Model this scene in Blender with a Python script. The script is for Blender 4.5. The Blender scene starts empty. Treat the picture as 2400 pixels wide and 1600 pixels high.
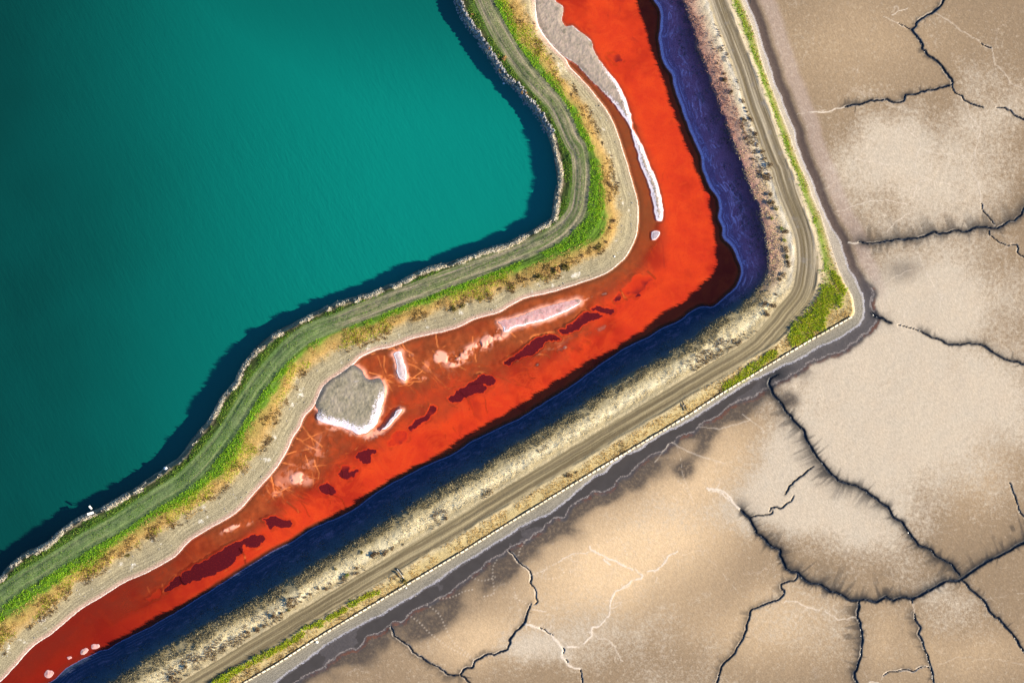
import bpy, math, random
import numpy as np

# ------------------------------------------------------------------ camera, light, exposure
SC = bpy.context.scene
COL = SC.collection
H = 700.0            # flying height (m)
PX = 0.1             # metres on the ground for one pixel of the 2400 px photograph
SUN_EL, SHADOW = 19.5, (-0.985, 0.17)

cam = bpy.data.cameras.new('camera'); cam.sensor_width = 36.0
cam.lens = 36.0 * H / 240.0; cam.clip_start = 1.0; cam.clip_end = 20000.0
camo = bpy.data.objects.new('camera', cam); COL.objects.link(camo)
camo.location = (0, 0, H); SC.camera = camo

sl = math.hypot(*SHADOW); sx, sy = -SHADOW[0] / sl, -SHADOW[1] / sl     # towards the sun
el = math.radians(SUN_EL)
world = bpy.data.worlds.new('World'); SC.world = world; world.use_nodes = True
wn = world.node_tree
bg = next(n for n in wn.nodes if n.type == 'BACKGROUND')
sky = wn.nodes.new('ShaderNodeTexSky'); sky.sky_type = 'NISHITA'; sky.sun_disc = False
sky.sun_elevation = el; sky.sun_rotation = math.atan2(sx, sy)
sky.air_density = 1.0; sky.dust_density = 0.0; sky.ozone_density = 8.0
wn.links.new(sky.outputs[0], bg.inputs[0]); bg.inputs[1].default_value = 0.075

sun = bpy.data.lights.new('sun', 'SUN'); sun.energy = 5.0; sun.angle = math.radians(0.6)
sun.color = (1.0, 0.90, 0.74)
suno = bpy.data.objects.new('sun', sun); COL.objects.link(suno)
from mathutils import Vector
suno.rotation_euler = Vector((-sx * math.cos(el), -sy * math.cos(el), -math.sin(el))).to_track_quat('-Z', 'Y').to_euler()

SC.view_settings.view_transform = 'Standard'; SC.view_settings.look = 'None'
SC.view_settings.gamma = 1.0; SC.view_settings.use_curve_mapping = False
SC.view_settings.exposure = 1.6

rng = np.random.default_rng(7)
random.seed(7)

# ------------------------------------------------------------------ helpers: noise, lines, distances
TAB = np.random.default_rng(3).random((256, 256)).astype(np.float32)

def vnoise(x, y, scale, seed=0):
    x = np.asarray(x) / scale + 37.1 * seed; y = np.asarray(y) / scale + 91.7 * seed
    xi = np.floor(x); yi = np.floor(y); fx = (x - xi).astype(np.float32); fy = (y - yi).astype(np.float32)
    xi = xi.astype(np.int64); yi = yi.astype(np.int64)
    fx = fx * fx * (3 - 2 * fx); fy = fy * fy * (3 - 2 * fy)
    a = TAB[xi & 255, yi & 255]; b = TAB[(xi + 1) & 255, yi & 255]
    c = TAB[xi & 255, (yi + 1) & 255]; d = TAB[(xi + 1) & 255, (yi + 1) & 255]
    return (a + (b - a) * fx) * (1 - fy) + (c + (d - c) * fx) * fy

def fbm(x, y, scale, octs=4, seed=0, gain=0.5):
    s = 0; amp = 1.0; tot = 0
    for k in range(octs):
        s = s + amp * vnoise(x, y, scale / 2 ** k, seed + 5 * k + 1); tot += amp; amp *= gain
    return s / tot

def sstep(lo, hi, x):
    t = np.clip((x - lo) / (hi - lo), 0, 1); return t * t * (3 - 2 * t)

def W2(pts, z=0.0):                        # photograph pixels -> ground metres at height z
    p = np.asarray(pts, float); k = PX * (H - z) / H
    return np.stack([(p[..., 0] - 1200) * k, (800 - p[..., 1]) * k], -1)

def spline(P, step):
    P = np.asarray(P, float)
    Q = np.vstack([2 * P[0] - P[1], P, 2 * P[-1] - P[-2]]); out = []
    for i in range(1, len(Q) - 2):
        p0, p1, p2, p3 = Q[i - 1], Q[i], Q[i + 1], Q[i + 2]
        n = max(1, int(np.hypot(*(p2 - p1)) / step)); t = (np.arange(n) / n)[:, None]
        out.append(0.5 * (2 * p1 + (p2 - p0) * t + (2 * p0 - 5 * p1 + 4 * p2 - p3) * t ** 2 + (3 * p1 - p0 - 3 * p2 + p3) * t ** 3))
    out.append(P[-1:]); return np.vstack(out)

def wobble(P, amp, scale, seed):
    d = np.gradient(P, axis=0); L = np.hypot(d[:, 0], d[:, 1])[:, None] + 1e-9
    n = np.stack([-d[:, 1], d[:, 0]], 1) / L
    s = np.concatenate([[0], np.cumsum(np.hypot(*np.diff(P, axis=0).T))])
    w = fbm(s, s * 0 + seed * 13.7, scale, 3, seed, 0.6) - 0.5
    w[0] *= 0.2; w[-1] *= 0.2
    return P + n * (2 * amp * w)[:, None]

def resample(P, step):
    s = np.concatenate([[0], np.cumsum(np.hypot(*np.diff(P, axis=0).T))])
    n = max(2, int(s[-1] / step) + 1); t = np.linspace(0, s[-1], n)
    return np.stack([np.interp(t, s, P[:, 0]), np.interp(t, s, P[:, 1])], 1), t

# one rectilinear grid for all the land: 0.2 m in view, growing outwards to the horizon
def axis(lo, hi, h, far):
    a = list(np.arange(lo, hi + h / 2, h)); st = h
    up = []; x = a[-1]
    while x < far: st *= 1.13; x += st; up.append(x)
    st = h; dn = []; x = a[0]
    while x > -far: st *= 1.13; x -= st; dn.append(x)
    return np.array(dn[::-1] + a + up)
GX = axis(-127.0, 127.0, 0.2, 1800.0); GY = axis(-87.0, 87.0, 0.2, 1800.0)
NX, NY = len(GX), len(GY)
XX, YY = np.meshgrid(GX, GY)              # [row = y, column = x]
PXX = XX / PX + 1200; PYY = 800 - YY / PX

def line_field(P, band, whole=False):
    """distance to the polyline clamped at band, arc length and side of the nearest point, inside a window sl of the grid"""
    if whole: X0, X1, Y0, Y1 = 0, NX, 0, NY
    else:
        X0, X1 = np.searchsorted(GX, [P[:, 0].min() - band, P[:, 0].max() + band]); Y0, Y1 = np.searchsorted(GY, [P[:, 1].min() - band, P[:, 1].max() + band])
    sl = (slice(Y0, Y1), slice(X0, X1)); sh = (Y1 - Y0, X1 - X0)
    D = np.full(sh, band, np.float32); S = np.zeros(sh, np.float32); sg = np.ones(sh, np.int8)
    seg = np.hypot(*np.diff(P, axis=0).T); cum = np.concatenate([[0], np.cumsum(seg)])
    for i in range(len(P) - 1):
        a, b = P[i], P[i + 1]
        if seg[i] < 1e-9: continue
        x0 = max(np.searchsorted(GX, min(a[0], b[0]) - band), X0); x1 = min(np.searchsorted(GX, max(a[0], b[0]) + band), X1)
        y0 = max(np.searchsorted(GY, min(a[1], b[1]) - band), Y0); y1 = min(np.searchsorted(GY, max(a[1], b[1]) + band), Y1)
        if x1 <= x0 or y1 <= y0: continue
        px = (GX[x0:x1] - a[0])[None, :]; py = (GY[y0:y1] - a[1])[:, None]
        d = b - a; t = np.clip((px * d[0] + py * d[1]) / seg[i] ** 2, 0, 1)
        q = np.hypot(px - t * d[0], py - t * d[1])
        w = (slice(y0 - Y0, y1 - Y0), slice(x0 - X0, x1 - X0))
        sub = D[w]; m = q < sub
        sub[m] = q[m]; S[w][m] = (cum[i] + t * seg[i])[m]
        sg[w][m] = np.where((d[0] * py - d[1] * px) > 0, 1, -1)[m]
    return D, S, sg, sl
def put_max(A, sl, v): A[sl] = np.maximum(A[sl], v)

def inside(poly):
    """even-odd scanline fill of a closed polygon over the grid"""
    out = np.zeros((NY, NX), bool); Q = np.vstack([poly, poly[:1]])
    ya, yb = Q[:-1, 1], Q[1:, 1]
    for r in range(np.searchsorted(GY, ya.min()), np.searchsorted(GY, ya.max())):
        y = GY[r]; m = (ya <= y) != (yb <= y)
        if not m.any(): continue
        xs = np.sort(Q[:-1, 0][m] + (y - ya[m]) / (yb[m] - ya[m]) * (Q[1:, 0] - Q[:-1, 0])[m])
        idx = np.searchsorted(GX, xs)
        for k in range(0, len(idx) - 1, 2): out[r, idx[k]:idx[k + 1]] = True
    return out

# ------------------------------------------------------------------ traced lines (photograph pixels)
LA = [(0,1354),(34,1314),(77,1291),(109,1273),(161,1232),(207,1204),(240,1192),(275,1168),(324,1143),(360,1117),(393,1096),(431,1061),(458,1025),(494,980),(516,938),(549,900),(560,872),(587,832),(643,786),(714,748),(796,709),(898,679),(995,633),(1082,608),(1141,587),(1187,572),(1222,557),(1263,534),(1289,516),(1301,493),(1305,465),(1310,432),(1309,401),(1304,376),(1300,345),(1290,320),(1273,288),(1256,258),(1238,235),(1212,205),(1186,180),(1160,141),(1130,98),(1103,59),(1078,12),(1073,0)]
LT = [(0,1397),(52,1360),(115,1322),(198,1269),(281,1223),(329,1190),(413,1138),(460,1098),(500,1052),(540,1000),(574,945),(602,902),(653,840),(714,787),(806,748),(898,712),(1020,665),(1100,635),(1176,607),(1238,582),(1291,556),(1327,529),(1351,493),(1360,452),(1363,401),(1356,350),(1343,330),(1308,255),(1274,214),(1229,163),(1190,107),(1158,50),(1134,0)]
LG = [(0,1460),(29,1440),(95,1394),(161,1345),(230,1303),(310,1247),(387,1200),(459,1156),(485,1135),(529,1094),(563,1045),(596,987),(625,946),(648,910),(671,870),(697,839),(728,816),(773,788),(819,770),(870,756),(969,722),(1100,673),(1146,656),(1192,641),(1243,623),(1304,603),(1360,585),(1401,559),(1419,523),(1416,483),(1411,439),(1404,388),(1394,357),(1371,306),(1351,260),(1320,219),(1287,179),(1262,143),(1216,97),(1195,46),(1175,0)]
LM = [(0,1517),(29,1494),(86,1454),(138,1408),(184,1371),(241,1337),(304,1293),(367,1254),(418,1221),(488,1176),(556,1119),(610,1056),(648,1000),(664,952),(684,916),(702,880),(743,852),(791,823),(855,804),(932,770),(1050,727),(1124,704),(1189,685),(1254,664),(1299,646),(1350,623),(1401,605),(1439,569),(1457,523),(1452,490),(1439,434),(1434,383),(1415,344),(1389,281),(1364,230),(1325,180),(1298,136),(1270,100),(1246,45),(1228,0)]
LB = [(0,1598),(29,1569),(57,1535),(86,1509),(115,1489),(149,1463),(189,1428),(235,1400),(287,1368),(339,1345),(402,1311),(419,1296),(448,1265),(508,1230),(554,1202),(600,1153),(654,1089),(684,1033),(702,1003),(715,974),(733,957),(745,935),(758,908),(779,888),(804,872),(827,855),(845,838),(881,821),(916,814),(970,793),(1067,770),(1110,750),(1169,733),(1199,715),(1235,699),(1304,682),(1368,661),(1419,641),(1455,615),(1475,592),(1490,559),(1495,529),(1497,503),(1493,467),(1483,432),(1472,388),(1458,344),(1453,327),(1435,281),(1407,237),(1364,186),(1336,156),(1325,138),(1295,107),(1262,59),(1256,0)]
LC = [(110,1600),(129,1589),(158,1563),(210,1535),(238,1523),(255,1520),(281,1503),(344,1471),(416,1431),(473,1397),(548,1349),(622,1302),(680,1271),(737,1236),(814,1202),(880,1156),(940,1121),(1000,1089),(1064,1061),(1097,1040),(1138,1017),(1204,986),(1255,957),(1305,926),(1356,892),(1420,844),(1481,808),(1522,788),(1560,766),(1598,748),(1614,734),(1644,719),(1672,719),(1698,696),(1726,670),(1738,637),(1729,609),(1716,579),(1695,558),(1693,533),(1683,510),(1685,489),(1680,461),(1662,438),(1647,400),(1644,370),(1634,344),(1616,306),(1598,255),(1580,204),(1575,176),(1557,153),(1549,122),(1544,89),(1548,64),(1547,26),(1532,0)]
LS = [(280,1597),(359,1543),(430,1500),(516,1454),(536,1443),(622,1400),(708,1348),(794,1299),(909,1227),(995,1173),(1051,1140),(1153,1084),(1203,1050),(1305,994),(1382,943),(1471,887),(1535,852),(1611,808),(1678,755),(1729,724),(1767,693),(1792,658),(1800,625),(1799,573),(1790,528),(1780,484),(1762,443),(1746,400),(1736,370),(1705,288),(1680,222),(1654,153),(1629,77),(1600,0)]
LR1 = [(425,1597),(650,1461),(880,1323),(1130,1174),(1383,1022),(1540,926),(1680,842),(1749,800),(1780,770),(1818,724),(1854,681),(1864,642),(1868,604),(1862,553),(1848,515),(1828,464),(1808,400),(1804,395),(1753,255),(1720,153),(1690,77),(1662,0)]
LR2 = [(507,1592),(700,1475),(880,1366),(1090,1240),(1306,1112),(1450,1025),(1600,935),(1700,874),(1818,800),(1856,762),(1882,732),(1899,693),(1912,660),(1914,617),(1907,566),(1892,515),(1874,464),(1854,400),(1848,395),(1799,255),(1761,153),(1732,77),(1703,0)]
LW = [(571,1598),(651,1552),(737,1497),(852,1428),(938,1377),(1050,1311),(1077,1295),(1163,1242),(1255,1186),(1383,1109),(1600,979),(1645,950),(1712,908),(1779,868),(1823,841),(1890,801),(1935,776),(1975,753),(2000,738),(2002,722),(1997,694),(1979,663),(1966,633),(1957,607),(1943,563),(1925,505),(1908,466),(1900,443),(1884,405),(1871,375),(1843,293),(1818,230),(1790,153),(1767,71),(1739,0)]
LD = [(645,1598),(708,1549),(794,1491),(915,1425),(989,1382),(1050,1339),(1115,1298),(1173,1262),(1217,1234),(1281,1204),(1314,1180),(1350,1150),(1393,1117),(1420,1105),(1440,1080),(1500,1048),(1561,1010),(1587,999),(1689,935),(1756,894),(1790,879),(1823,862),(1868,840),(1912,816),(1968,790),(2008,765),(2022,743),(2024,716),(2017,685),(2002,656),(1984,629),(1977,600),(1968,568),(1945,530),(1918,466),(1910,443),(1892,405),(1880,375),(1854,293),(1828,230),(1800,153),(1777,71),(1747,0)]
LE = [(690,1600),(766,1555),(852,1503),(938,1451),(1050,1390),(1130,1335),(1204,1283),(1281,1232),(1357,1178),(1446,1130),(1510,1079),(1577,1036),(1653,993),(1730,947),(1801,909),(1879,862),(1930,838),(1979,818),(2024,790),(2044,762),(2052,735),(2046,705),(2036,672),(2024,650),(2012,610),(2000,560),(1972,510),(1950,470),(1942,443),(1922,405),(1908,375),(1884,293),(1858,230),(1832,153),(1808,71),(1778,0)]

DIRL = np.array([-0.84, -0.543]); DIRT_IN = np.array([-0.42, 0.907]); DIRT_OUT = np.array([-0.36, 0.933])
ZM = 2.4             # the mudflat lies above the brine
ZL = dict(A=2.7, T=3.0, G=2.7, M=1.2, B=0.0, C=0.0, S=4.2, R1=4.4, R2=4.2, W=3.5, D=ZM, E=ZM)
RAW = dict(A=LA, T=LT, G=LG, M=LM, B=LB, C=LC, S=LS, R1=LR1, R2=LR2, W=LW, D=LD, E=LE)
WOB = dict(A=0.5, T=0.1, G=0.7, M=0.9, B=0.18, C=0.25, S=0.5, R1=0.12, R2=0.3, W=0.0, D=0.5, E=1.3)
LINE, SD, ARC = {}, {}, {}
for k, (name, pts) in enumerate(RAW.items()):
    P = spline(W2(pts, ZL[name]), 0.6)
    if WOB[name]: P = wobble(P, WOB[name], 3.0, k + 1)
    top = DIRT_IN if name in 'ATGMB' else DIRT_OUT
    full = np.vstack([P[0] + DIRL * 2600, P[0] + DIRL * 25, P, P[-1] + top * 25, P[-1] + top * 2600])
    LINE[name] = P
    D, S, _, _ = line_field(full, 13.0, True)
    m = inside(np.vstack([full, [(-9000, 9000)]]))
    SD[name] = np.where(m, -D, D).astype(np.float32)          # positive on the mudflat side
    ARC[name] = S - np.float32(2600.0)

def between(a, b):
    da = np.maximum(SD[a], 0); db = np.maximum(-SD[b], 0)
    return da / np.maximum(da + db, 1e-4)

# cross-section coordinates: 0 at the first line, 1 at the second, ...
def cross(names):
    v = np.where(SD[names[0]] < 0, SD[names[0]] / 4.0, 0.0)
    for i in range(len(names) - 1):
        m = (SD[names[i]] >= 0)
        v = np.where(m, i + np.where(SD[names[i + 1]] < 0, between(names[i], names[i + 1]), 1.0), v)
    last = names[-1]
    v = np.where(SD[last] > 0, len(names) - 1 + SD[last] / 4.0, v)
    return v.astype(np.float32)
VI = cross(['A', 'T', 'G', 'M', 'B'])
VO = cross(['C', 'S', 'R1', 'R2', 'W', 'D', 'E'])
north = sstep(730, 600, PYY).astype(np.float32)                 # 1 along the levee's upper arm

# ------------------------------------------------------------------ heights
N1 = fbm(XX, YY, 6.0, 4, 1); N2 = fbm(XX, YY, 1.4, 3, 2); N3 = fbm(XX, YY, 30.0, 3, 3)
Zin = np.interp(VI, [-0.5, -0.2, 0.0, 0.12, 0.5, 1.0, 1.6, 2.0, 2.5, 3.0, 3.5, 4.0, 5.0],
                [-1.5, -0.3, 2.1, 2.7, 2.9, 3.0, 3.0, 2.75, 2.0, 1.2, 0.5, 0.0, -0.3])
Zin += (N1 - 0.5) * 0.35 * sstep(-0.1, 0.2, VI) * sstep(4.0, 3.3, VI) + (N2 - 0.5) * (0.12 + .2 * sstep(1.9, 2.1, VI)) * sstep(0, 0.2, VI) * sstep(3.4, 2.9, VI)
rut = np.minimum(np.abs(SD['T'] - 1.25), np.abs(SD['T'] + 1.25))
Zin -= 0.06 * sstep(0.55, 0.1, rut)
Zout = np.interp(VO, [-0.6, 0.0, 0.25, 1.0, 1.3, 2.0, 3.0, 3.2, 3.95, 4.02, 4.3, 5.0, 6.0, 9.0],
                 [-0.7, 0.0, 0.35, 4.2, 4.35, 4.4, 4.3, 4.2, 3.55, 2.95, 2.75, 2.42, 2.3, 2.4])
# without the wall (upper arm) the outer edge is a plain slope
Zn = np.interp(VO, [-0.6, 0.0, 0.25, 1.0, 1.3, 2.0, 3.0, 3.2, 4.0, 5.0, 6.0, 9.0],
               [-0.7, 0.0, 0.35, 4.2, 4.35, 4.4, 4.3, 4.15, 3.3, 2.45, 2.3, 2.4])
Zout = Zout * (1 - north) + Zn * north
onroad = sstep(1.8, 2.0, VO) * sstep(3.25, 3.05, VO)
Zout += ((N1 - 0.5) * 0.45 + (N2 - 0.5) * 0.22) * sstep(0.3, 0.8, VO) * sstep(3.95, 3.3, VO) * (1 - .85 * onroad)
trk = fbm(ARC['R1'] * 0.06, SD['R1'] * 1.6, 1.0, 3, 9)
Zout += (trk - 0.5) * 0.07 * sstep(1.9, 2.1, VO) * sstep(3.3, 3.0, VO)
berm = sstep(0.6, 0.0, np.abs(SD['R2'] - 0.3)) * sstep(0.45, 0.6, fbm(ARC['R1'], ARC['R1'] * 0, 4, 2, 5))
Zout += 0.16 * berm
# bed of the brine channel
fB = SD['B'] / np.maximum(SD['B'] - SD['C'], 0.3)
lowarm = sstep(1430, 1330, PXX) * sstep(640, 700, PYY)
depth = 0.14 + 0.72 * (sstep(0.0, 0.5, fB) * (1 - lowarm) + sstep(.22, .8, fB) * lowarm) * sstep(0.0, 1.6, -SD['C']) + (.25 + .45 * lowarm * sstep(.9, .5, fB)) * (fbm(XX, YY, 8, 4, 6, .6) - 0.5)
depth *= sstep(0.0, 1.2, SD['B']) * sstep(0.0, 0.8, -SD['C'])

def poly_field(pts, band=3.0, z=0.0, wob=0.12, seed=0):
    P = spline(W2(list(pts) + [pts[0]], z), 0.3)
    if wob: P = wobble(P, wob, 1.2, seed + 40)
    D, _, _, sl = line_field(P, band)
    return np.where(inside(P[:-1])[sl], D, -D), sl

def zm(x0, y0, k, pts): return [(x0 + x / k, y0 + y / k) for x, y in pts]
PITS = [  # outline, darkness
 (zm(1050,650,3.92,[(510,780),(560,740),(650,690),(720,620),(800,560),(900,530),(1000,540),(1040,570),(960,580),(900,600),(860,650),(760,710),(600,770),(560,815)]),1.0),
 (zm(1050,650,3.92,[(1000,490),(1100,440),(1160,390),(1230,330),(1320,325),(1410,350),(1370,390),(1240,430),(1200,480),(1060,520)]),.85),
 (zm(1050,650,3.92,[(1310,290),(1380,255),(1440,280),(1480,280),(1520,310),(1480,335),(1410,320),(1330,315)]),.7),
 (zm(1050,650,3.92,[(0,1110),(60,1070),(250,940),(290,890),(380,900),(430,940),(400,1000),(330,980),(360,1010),(300,1060),(190,1090),(120,1140),(40,1150)]),1.1),
 (zm(600,750,3.92,[(1400,970),(1540,870),(1600,780),(1660,810),(1600,900),(1500,970),(1430,1010)]),.75),
 (zm(600,750,3.92,[(1210,1110),(1330,1010),(1400,1080),(1330,1140),(1220,1150)]),.45),
 (zm(600,750,3.92,[(920,1270),(930,1220),(1050,1180),(1100,1200),(1060,1250),(1050,1300),(980,1310)]),1.1),
 (zm(600,750,3.92,[(750,1410),(800,1340),(870,1340),(860,1400),(920,1350),(940,1390),(870,1460),(780,1450)]),.55),
 (zm(600,750,3.92,[(580,1530),(650,1480),(690,1520),(740,1568),(700,1600),(600,1590)]),.8),
 (zm(0,1150,3.485,[(1480,670),(1700,550),(1930,420),(1970,480),(1880,600),(1720,690),(1580,730),(1490,760)]),1.15),
 (zm(0,1150,3.485,[(1330,800),(1450,700),(1480,750),(1360,820)]),1.0),
 (zm(0,1150,3.485,[(1190,880),(1300,800),(1325,840),(1220,890)]),.5),
 (zm(0,1150,3.485,[(1960,410),(2060,360),(2110,390),(2110,450),(2020,460)]),.8),
 (zm(450,1150,3.485,[(580,230),(680,195),(760,240),(815,265),(760,300),(680,280),(650,310),(600,260)]),.85),
 (zm(450,1150,3.485,[(510,350),(570,360),(580,400),(520,410)]),.75),
 (zm(1100,350,3.92,[(1400,1290),(1500,1190),(1560,1150),(1680,1180),(1640,1240),(1560,1330),(1430,1330)]),.35),
 (zm(1100,350,3.92,[(1320,1380),(1370,1320),(1410,1370),(1350,1400)]),.5),
 (zm(1050,0,3.92,[(1470,510),(1560,500),(1600,560),(1540,580)]),.3),
 (zm(1100,350,3.92,[(1520,1340),(1560,1330),(1575,1350),(1530,1355)]),.5)]
pit = np.zeros((NY, NX), np.float32); PITRIM = np.zeros((NY, NX), np.float32)
for i, (pts, a) in enumerate(PITS):
    f, sl = poly_field(pts, 2.0, 0.0, 0.45, i)
    pn = fbm(XX[sl], YY[sl], .9, 4, 61, .65); put_max(pit, sl, a * (.72 + .5 * fbm(XX[sl], YY[sl], 2.2, 3, 66)) * sstep(-0.35, 0.3, f + 1.0 * (pn - .5)))
    put_max(PITRIM, sl, .55 * sstep(.55, .1, np.abs(f + .45)) * sstep(.45, .65, fbm(XX[sl], YY[sl], 1.6, 3, 67)))
depth = depth + 1.3 * pit ** 1.45 * sstep(0, 2, SD['B'])

# salt bars that stand out of the brine (built as things of their own below)
BARS = {
 'island': [(822,852),(840,860),(849,867),(853,880),(865,888),(888,886),(898,895),(902,913),(897,946),(888,980),(876,1000),(855,1015),(835,1017),(814,1005),(779,995),(748,987),(743,974),(745,962),(738,948),(748,925),(756,904),(776,884),(802,868)],
 'long': [(1167,755),(1172,752),(1213,742),(1280,719),(1336,704),(1361,702),(1360,710),(1336,725),(1295,744),(1254,757),(1208,767),(1188,778),(1180,778),(1178,767)],
 'short': [(921,829),(928,825),(939,824),(943,839),(951,862),(952,880),(949,893),(932,880),(929,857)],
 'sliver': [(893,1008),(909,990),(921,975),(934,959),(944,959),(936,970),(921,987),(906,1003)],
 'spit': [(1262,-40),(1300,-30),(1302,0),(1318,15),(1320,31),(1317,48),(1326,61),(1343,60),(1359,74),(1384,94),(1394,122),(1417,156),(1448,196),(1463,224),(1477,265),(1481,288),(1482,302),(1504,339),(1512,357),(1524,390),(1534,409),(1549,457),(1554,493),(1553,516),(1539,517),(1534,500),(1529,470),(1518,427),(1503,394),(1494,360),(1486,333),(1478,301),(1463,276),(1440,245),(1417,219),(1387,189),(1351,151),(1323,133),(1295,107),(1262,59),(1250,0)],
 'ring': [(1527,545),(1536,541),(1545,543),(1546,548),(1538,559),(1531,562),(1527,555)],
 'lumpa': [(106,1574),(112,1568),(122,1570),(127,1576),(122,1584),(110,1588),(104,1582)],
 'lumpb': [(188,1530),(192,1520),(204,1517),(208,1524),(198,1532),(190,1534)],
 'lumpc': [(213,1512),(222,1507),(234,1510),(232,1518),(220,1520),(214,1519)],
 'lumpd': [(156,1540),(166,1536),(170,1540),(160,1546)],
}
HALO = []
for nm in BARS:
    f, sl = poly_field(BARS[nm], 3.0, 0.05, 0.1, 60)
    depth[sl] *= 1 - (.3 if 'lump' in nm else .45) * sstep(-.7, 0.0, f)
    if nm in ('island', 'long', 'short', 'sliver'): HALO.append((np.clip(.95 * np.exp(np.minimum(f, 0) / .8), 0, 1) * (.2 + 1.3 * fbm(XX[sl], YY[sl], 1.2, 4, 63)), sl))

f, sl = poly_field([(1325,138),(1351,151),(1387,189),(1417,219),(1463,276),(1480,305),(1496,365),(1520,430),(1534,505),(1528,560),(1498,615),(1450,648),(1400,668),(1430,640),(1470,600),(1495,540),(1497,500),(1472,388),(1453,327),(1407,237),(1364,186)], 5.0, 0, .1, 3)
lagoon = np.zeros((NY, NX), np.float32); lagoon[sl] = sstep(-1.8, .4, f + 1.5 * (fbm(XX[sl], YY[sl], 3, 3, 62) - .5)); lagoon *= sstep(660, 520, PYY)
depth = depth * (1 - lagoon) + lagoon * (.06 + .12 * N1)
# pale submerged salt: wisps and patches
def wisp(pts, w, amp, seed):
    P = spline(W2(pts), 0.4); D, _, _, sl = line_field(P, 6.5)
    n = fbm(XX[sl], YY[sl], 1.6, 4, seed, 0.65)
    return amp * sstep(1.0, 0.0, D / (w * PX)) * sstep(0.32, 0.62, n), sl
salt = np.zeros((NY, NX), np.float32)
for v_, sl in HALO: put_max(salt, sl, .8 * v_)
for i, (pts, w, a) in enumerate([
    ([(1180,776),(1150,795),(1132,808),(1098,826),(1060,846),(1030,836)], 24, 1.3),
    ([(1180,776),(1135,806),(1098,828),(1055,850)], 42, .45),
    ([(690,1122),(702,1118),(712,1126)], 20, 1.3), ([(680,1120),(720,1125)], 34, .45),
    ([(528,1244),(548,1234),(566,1226),(585,1223)], 9, .95), ([(520,1248),(590,1222)], 16, .4),
    ([(1405,772),(1420,765)], 12, .6), ([(1310,822),(1325,814)], 9, .7), ([(1252,862),(1260,854)], 6, .7),
    ([(1340,830),(1380,800),(1430,760)], 26, .25), ([(1362,705),(1385,698),(1420,688)], 6, .6),
    ([(860,1022),(890,1012),(910,990)], 26, .6), ([(770,1000),(820,1015)], 16, .5), ([(985,885),(1000,890)], 14, .4),
    ([(640,1150),(700,1100),(760,1040)], 60, .35), ([(960,830),(1010,860),(1060,880)], 40, .28), ([(1290,800),(1340,790),(1400,770)], 22, .3), ([(1180,850),(1260,830),(1330,800)], 14, .3)]):
    v_, sl = wisp(pts, w, a, 70 + i); put_max(salt, sl, v_)
# scratched orange lines on the bed (old dredge and animal tracks)
scr = np.zeros((NY, NX), np.float32)
rs = np.random.default_rng(11)
for i in range(110):
    c = [(rs.uniform(600, 1300), rs.uniform(760, 1230)), (rs.uniform(880, 1120), rs.uniform(790, 960)), (rs.uniform(620, 800), rs.uniform(1010, 1200))][i % 3]
    a = rs.uniform(0.2, 1.5) if i % 4 else rs.uniform(-0.6, 0.2); L = rs.uniform(14, 46)
    d = np.array([math.cos(a), math.sin(a)]) * L; b = rs.uniform(-16, 16, 2)
    D, S, _, sl = line_field(wobble(spline(W2([np.array(c) - d, np.array(c) + b * .5, np.array(c) + d]), 0.5), .35, 2.0, i), 0.8)
    put_max(scr, sl, rs.uniform(.35, .95) * sstep(0.20, 0.02, D) * sstep(.25, .6, fbm(S, S * 0 + i, 1.5, 2, i)))
for pts, w in [([(1518,636),(1528,645),(1536,653)], 3.0), ([(1454,680),(1462,692),(1470,703)], 3.0), ([(1456,690),(1466,702)],2.5), ([(1434,702),(1440,712)],2),([(560,1285),(572,1300),(575,1318)],3.5),([(672,1175),(690,1190),(700,1200)],3),([(345,1375),(352,1392)],2),([(380,1368),(384,1392)],2),([(420,1345),(424,1360),(432,1370)],2.5)]:
    D, _, _, sl = line_field(spline(W2(pts), 0.3), 1.5); put_max(scr, sl, 1.0 * sstep(1.2, 0.2, D / (w * PX)))
scr = np.maximum(scr, .8 * PITRIM * sstep(.5, .2, pit))
depth = np.clip(depth - 0.25 * salt, 0, 3)
inwater = (SD['B'] > 0) & (SD['C'] < 0)

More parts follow.
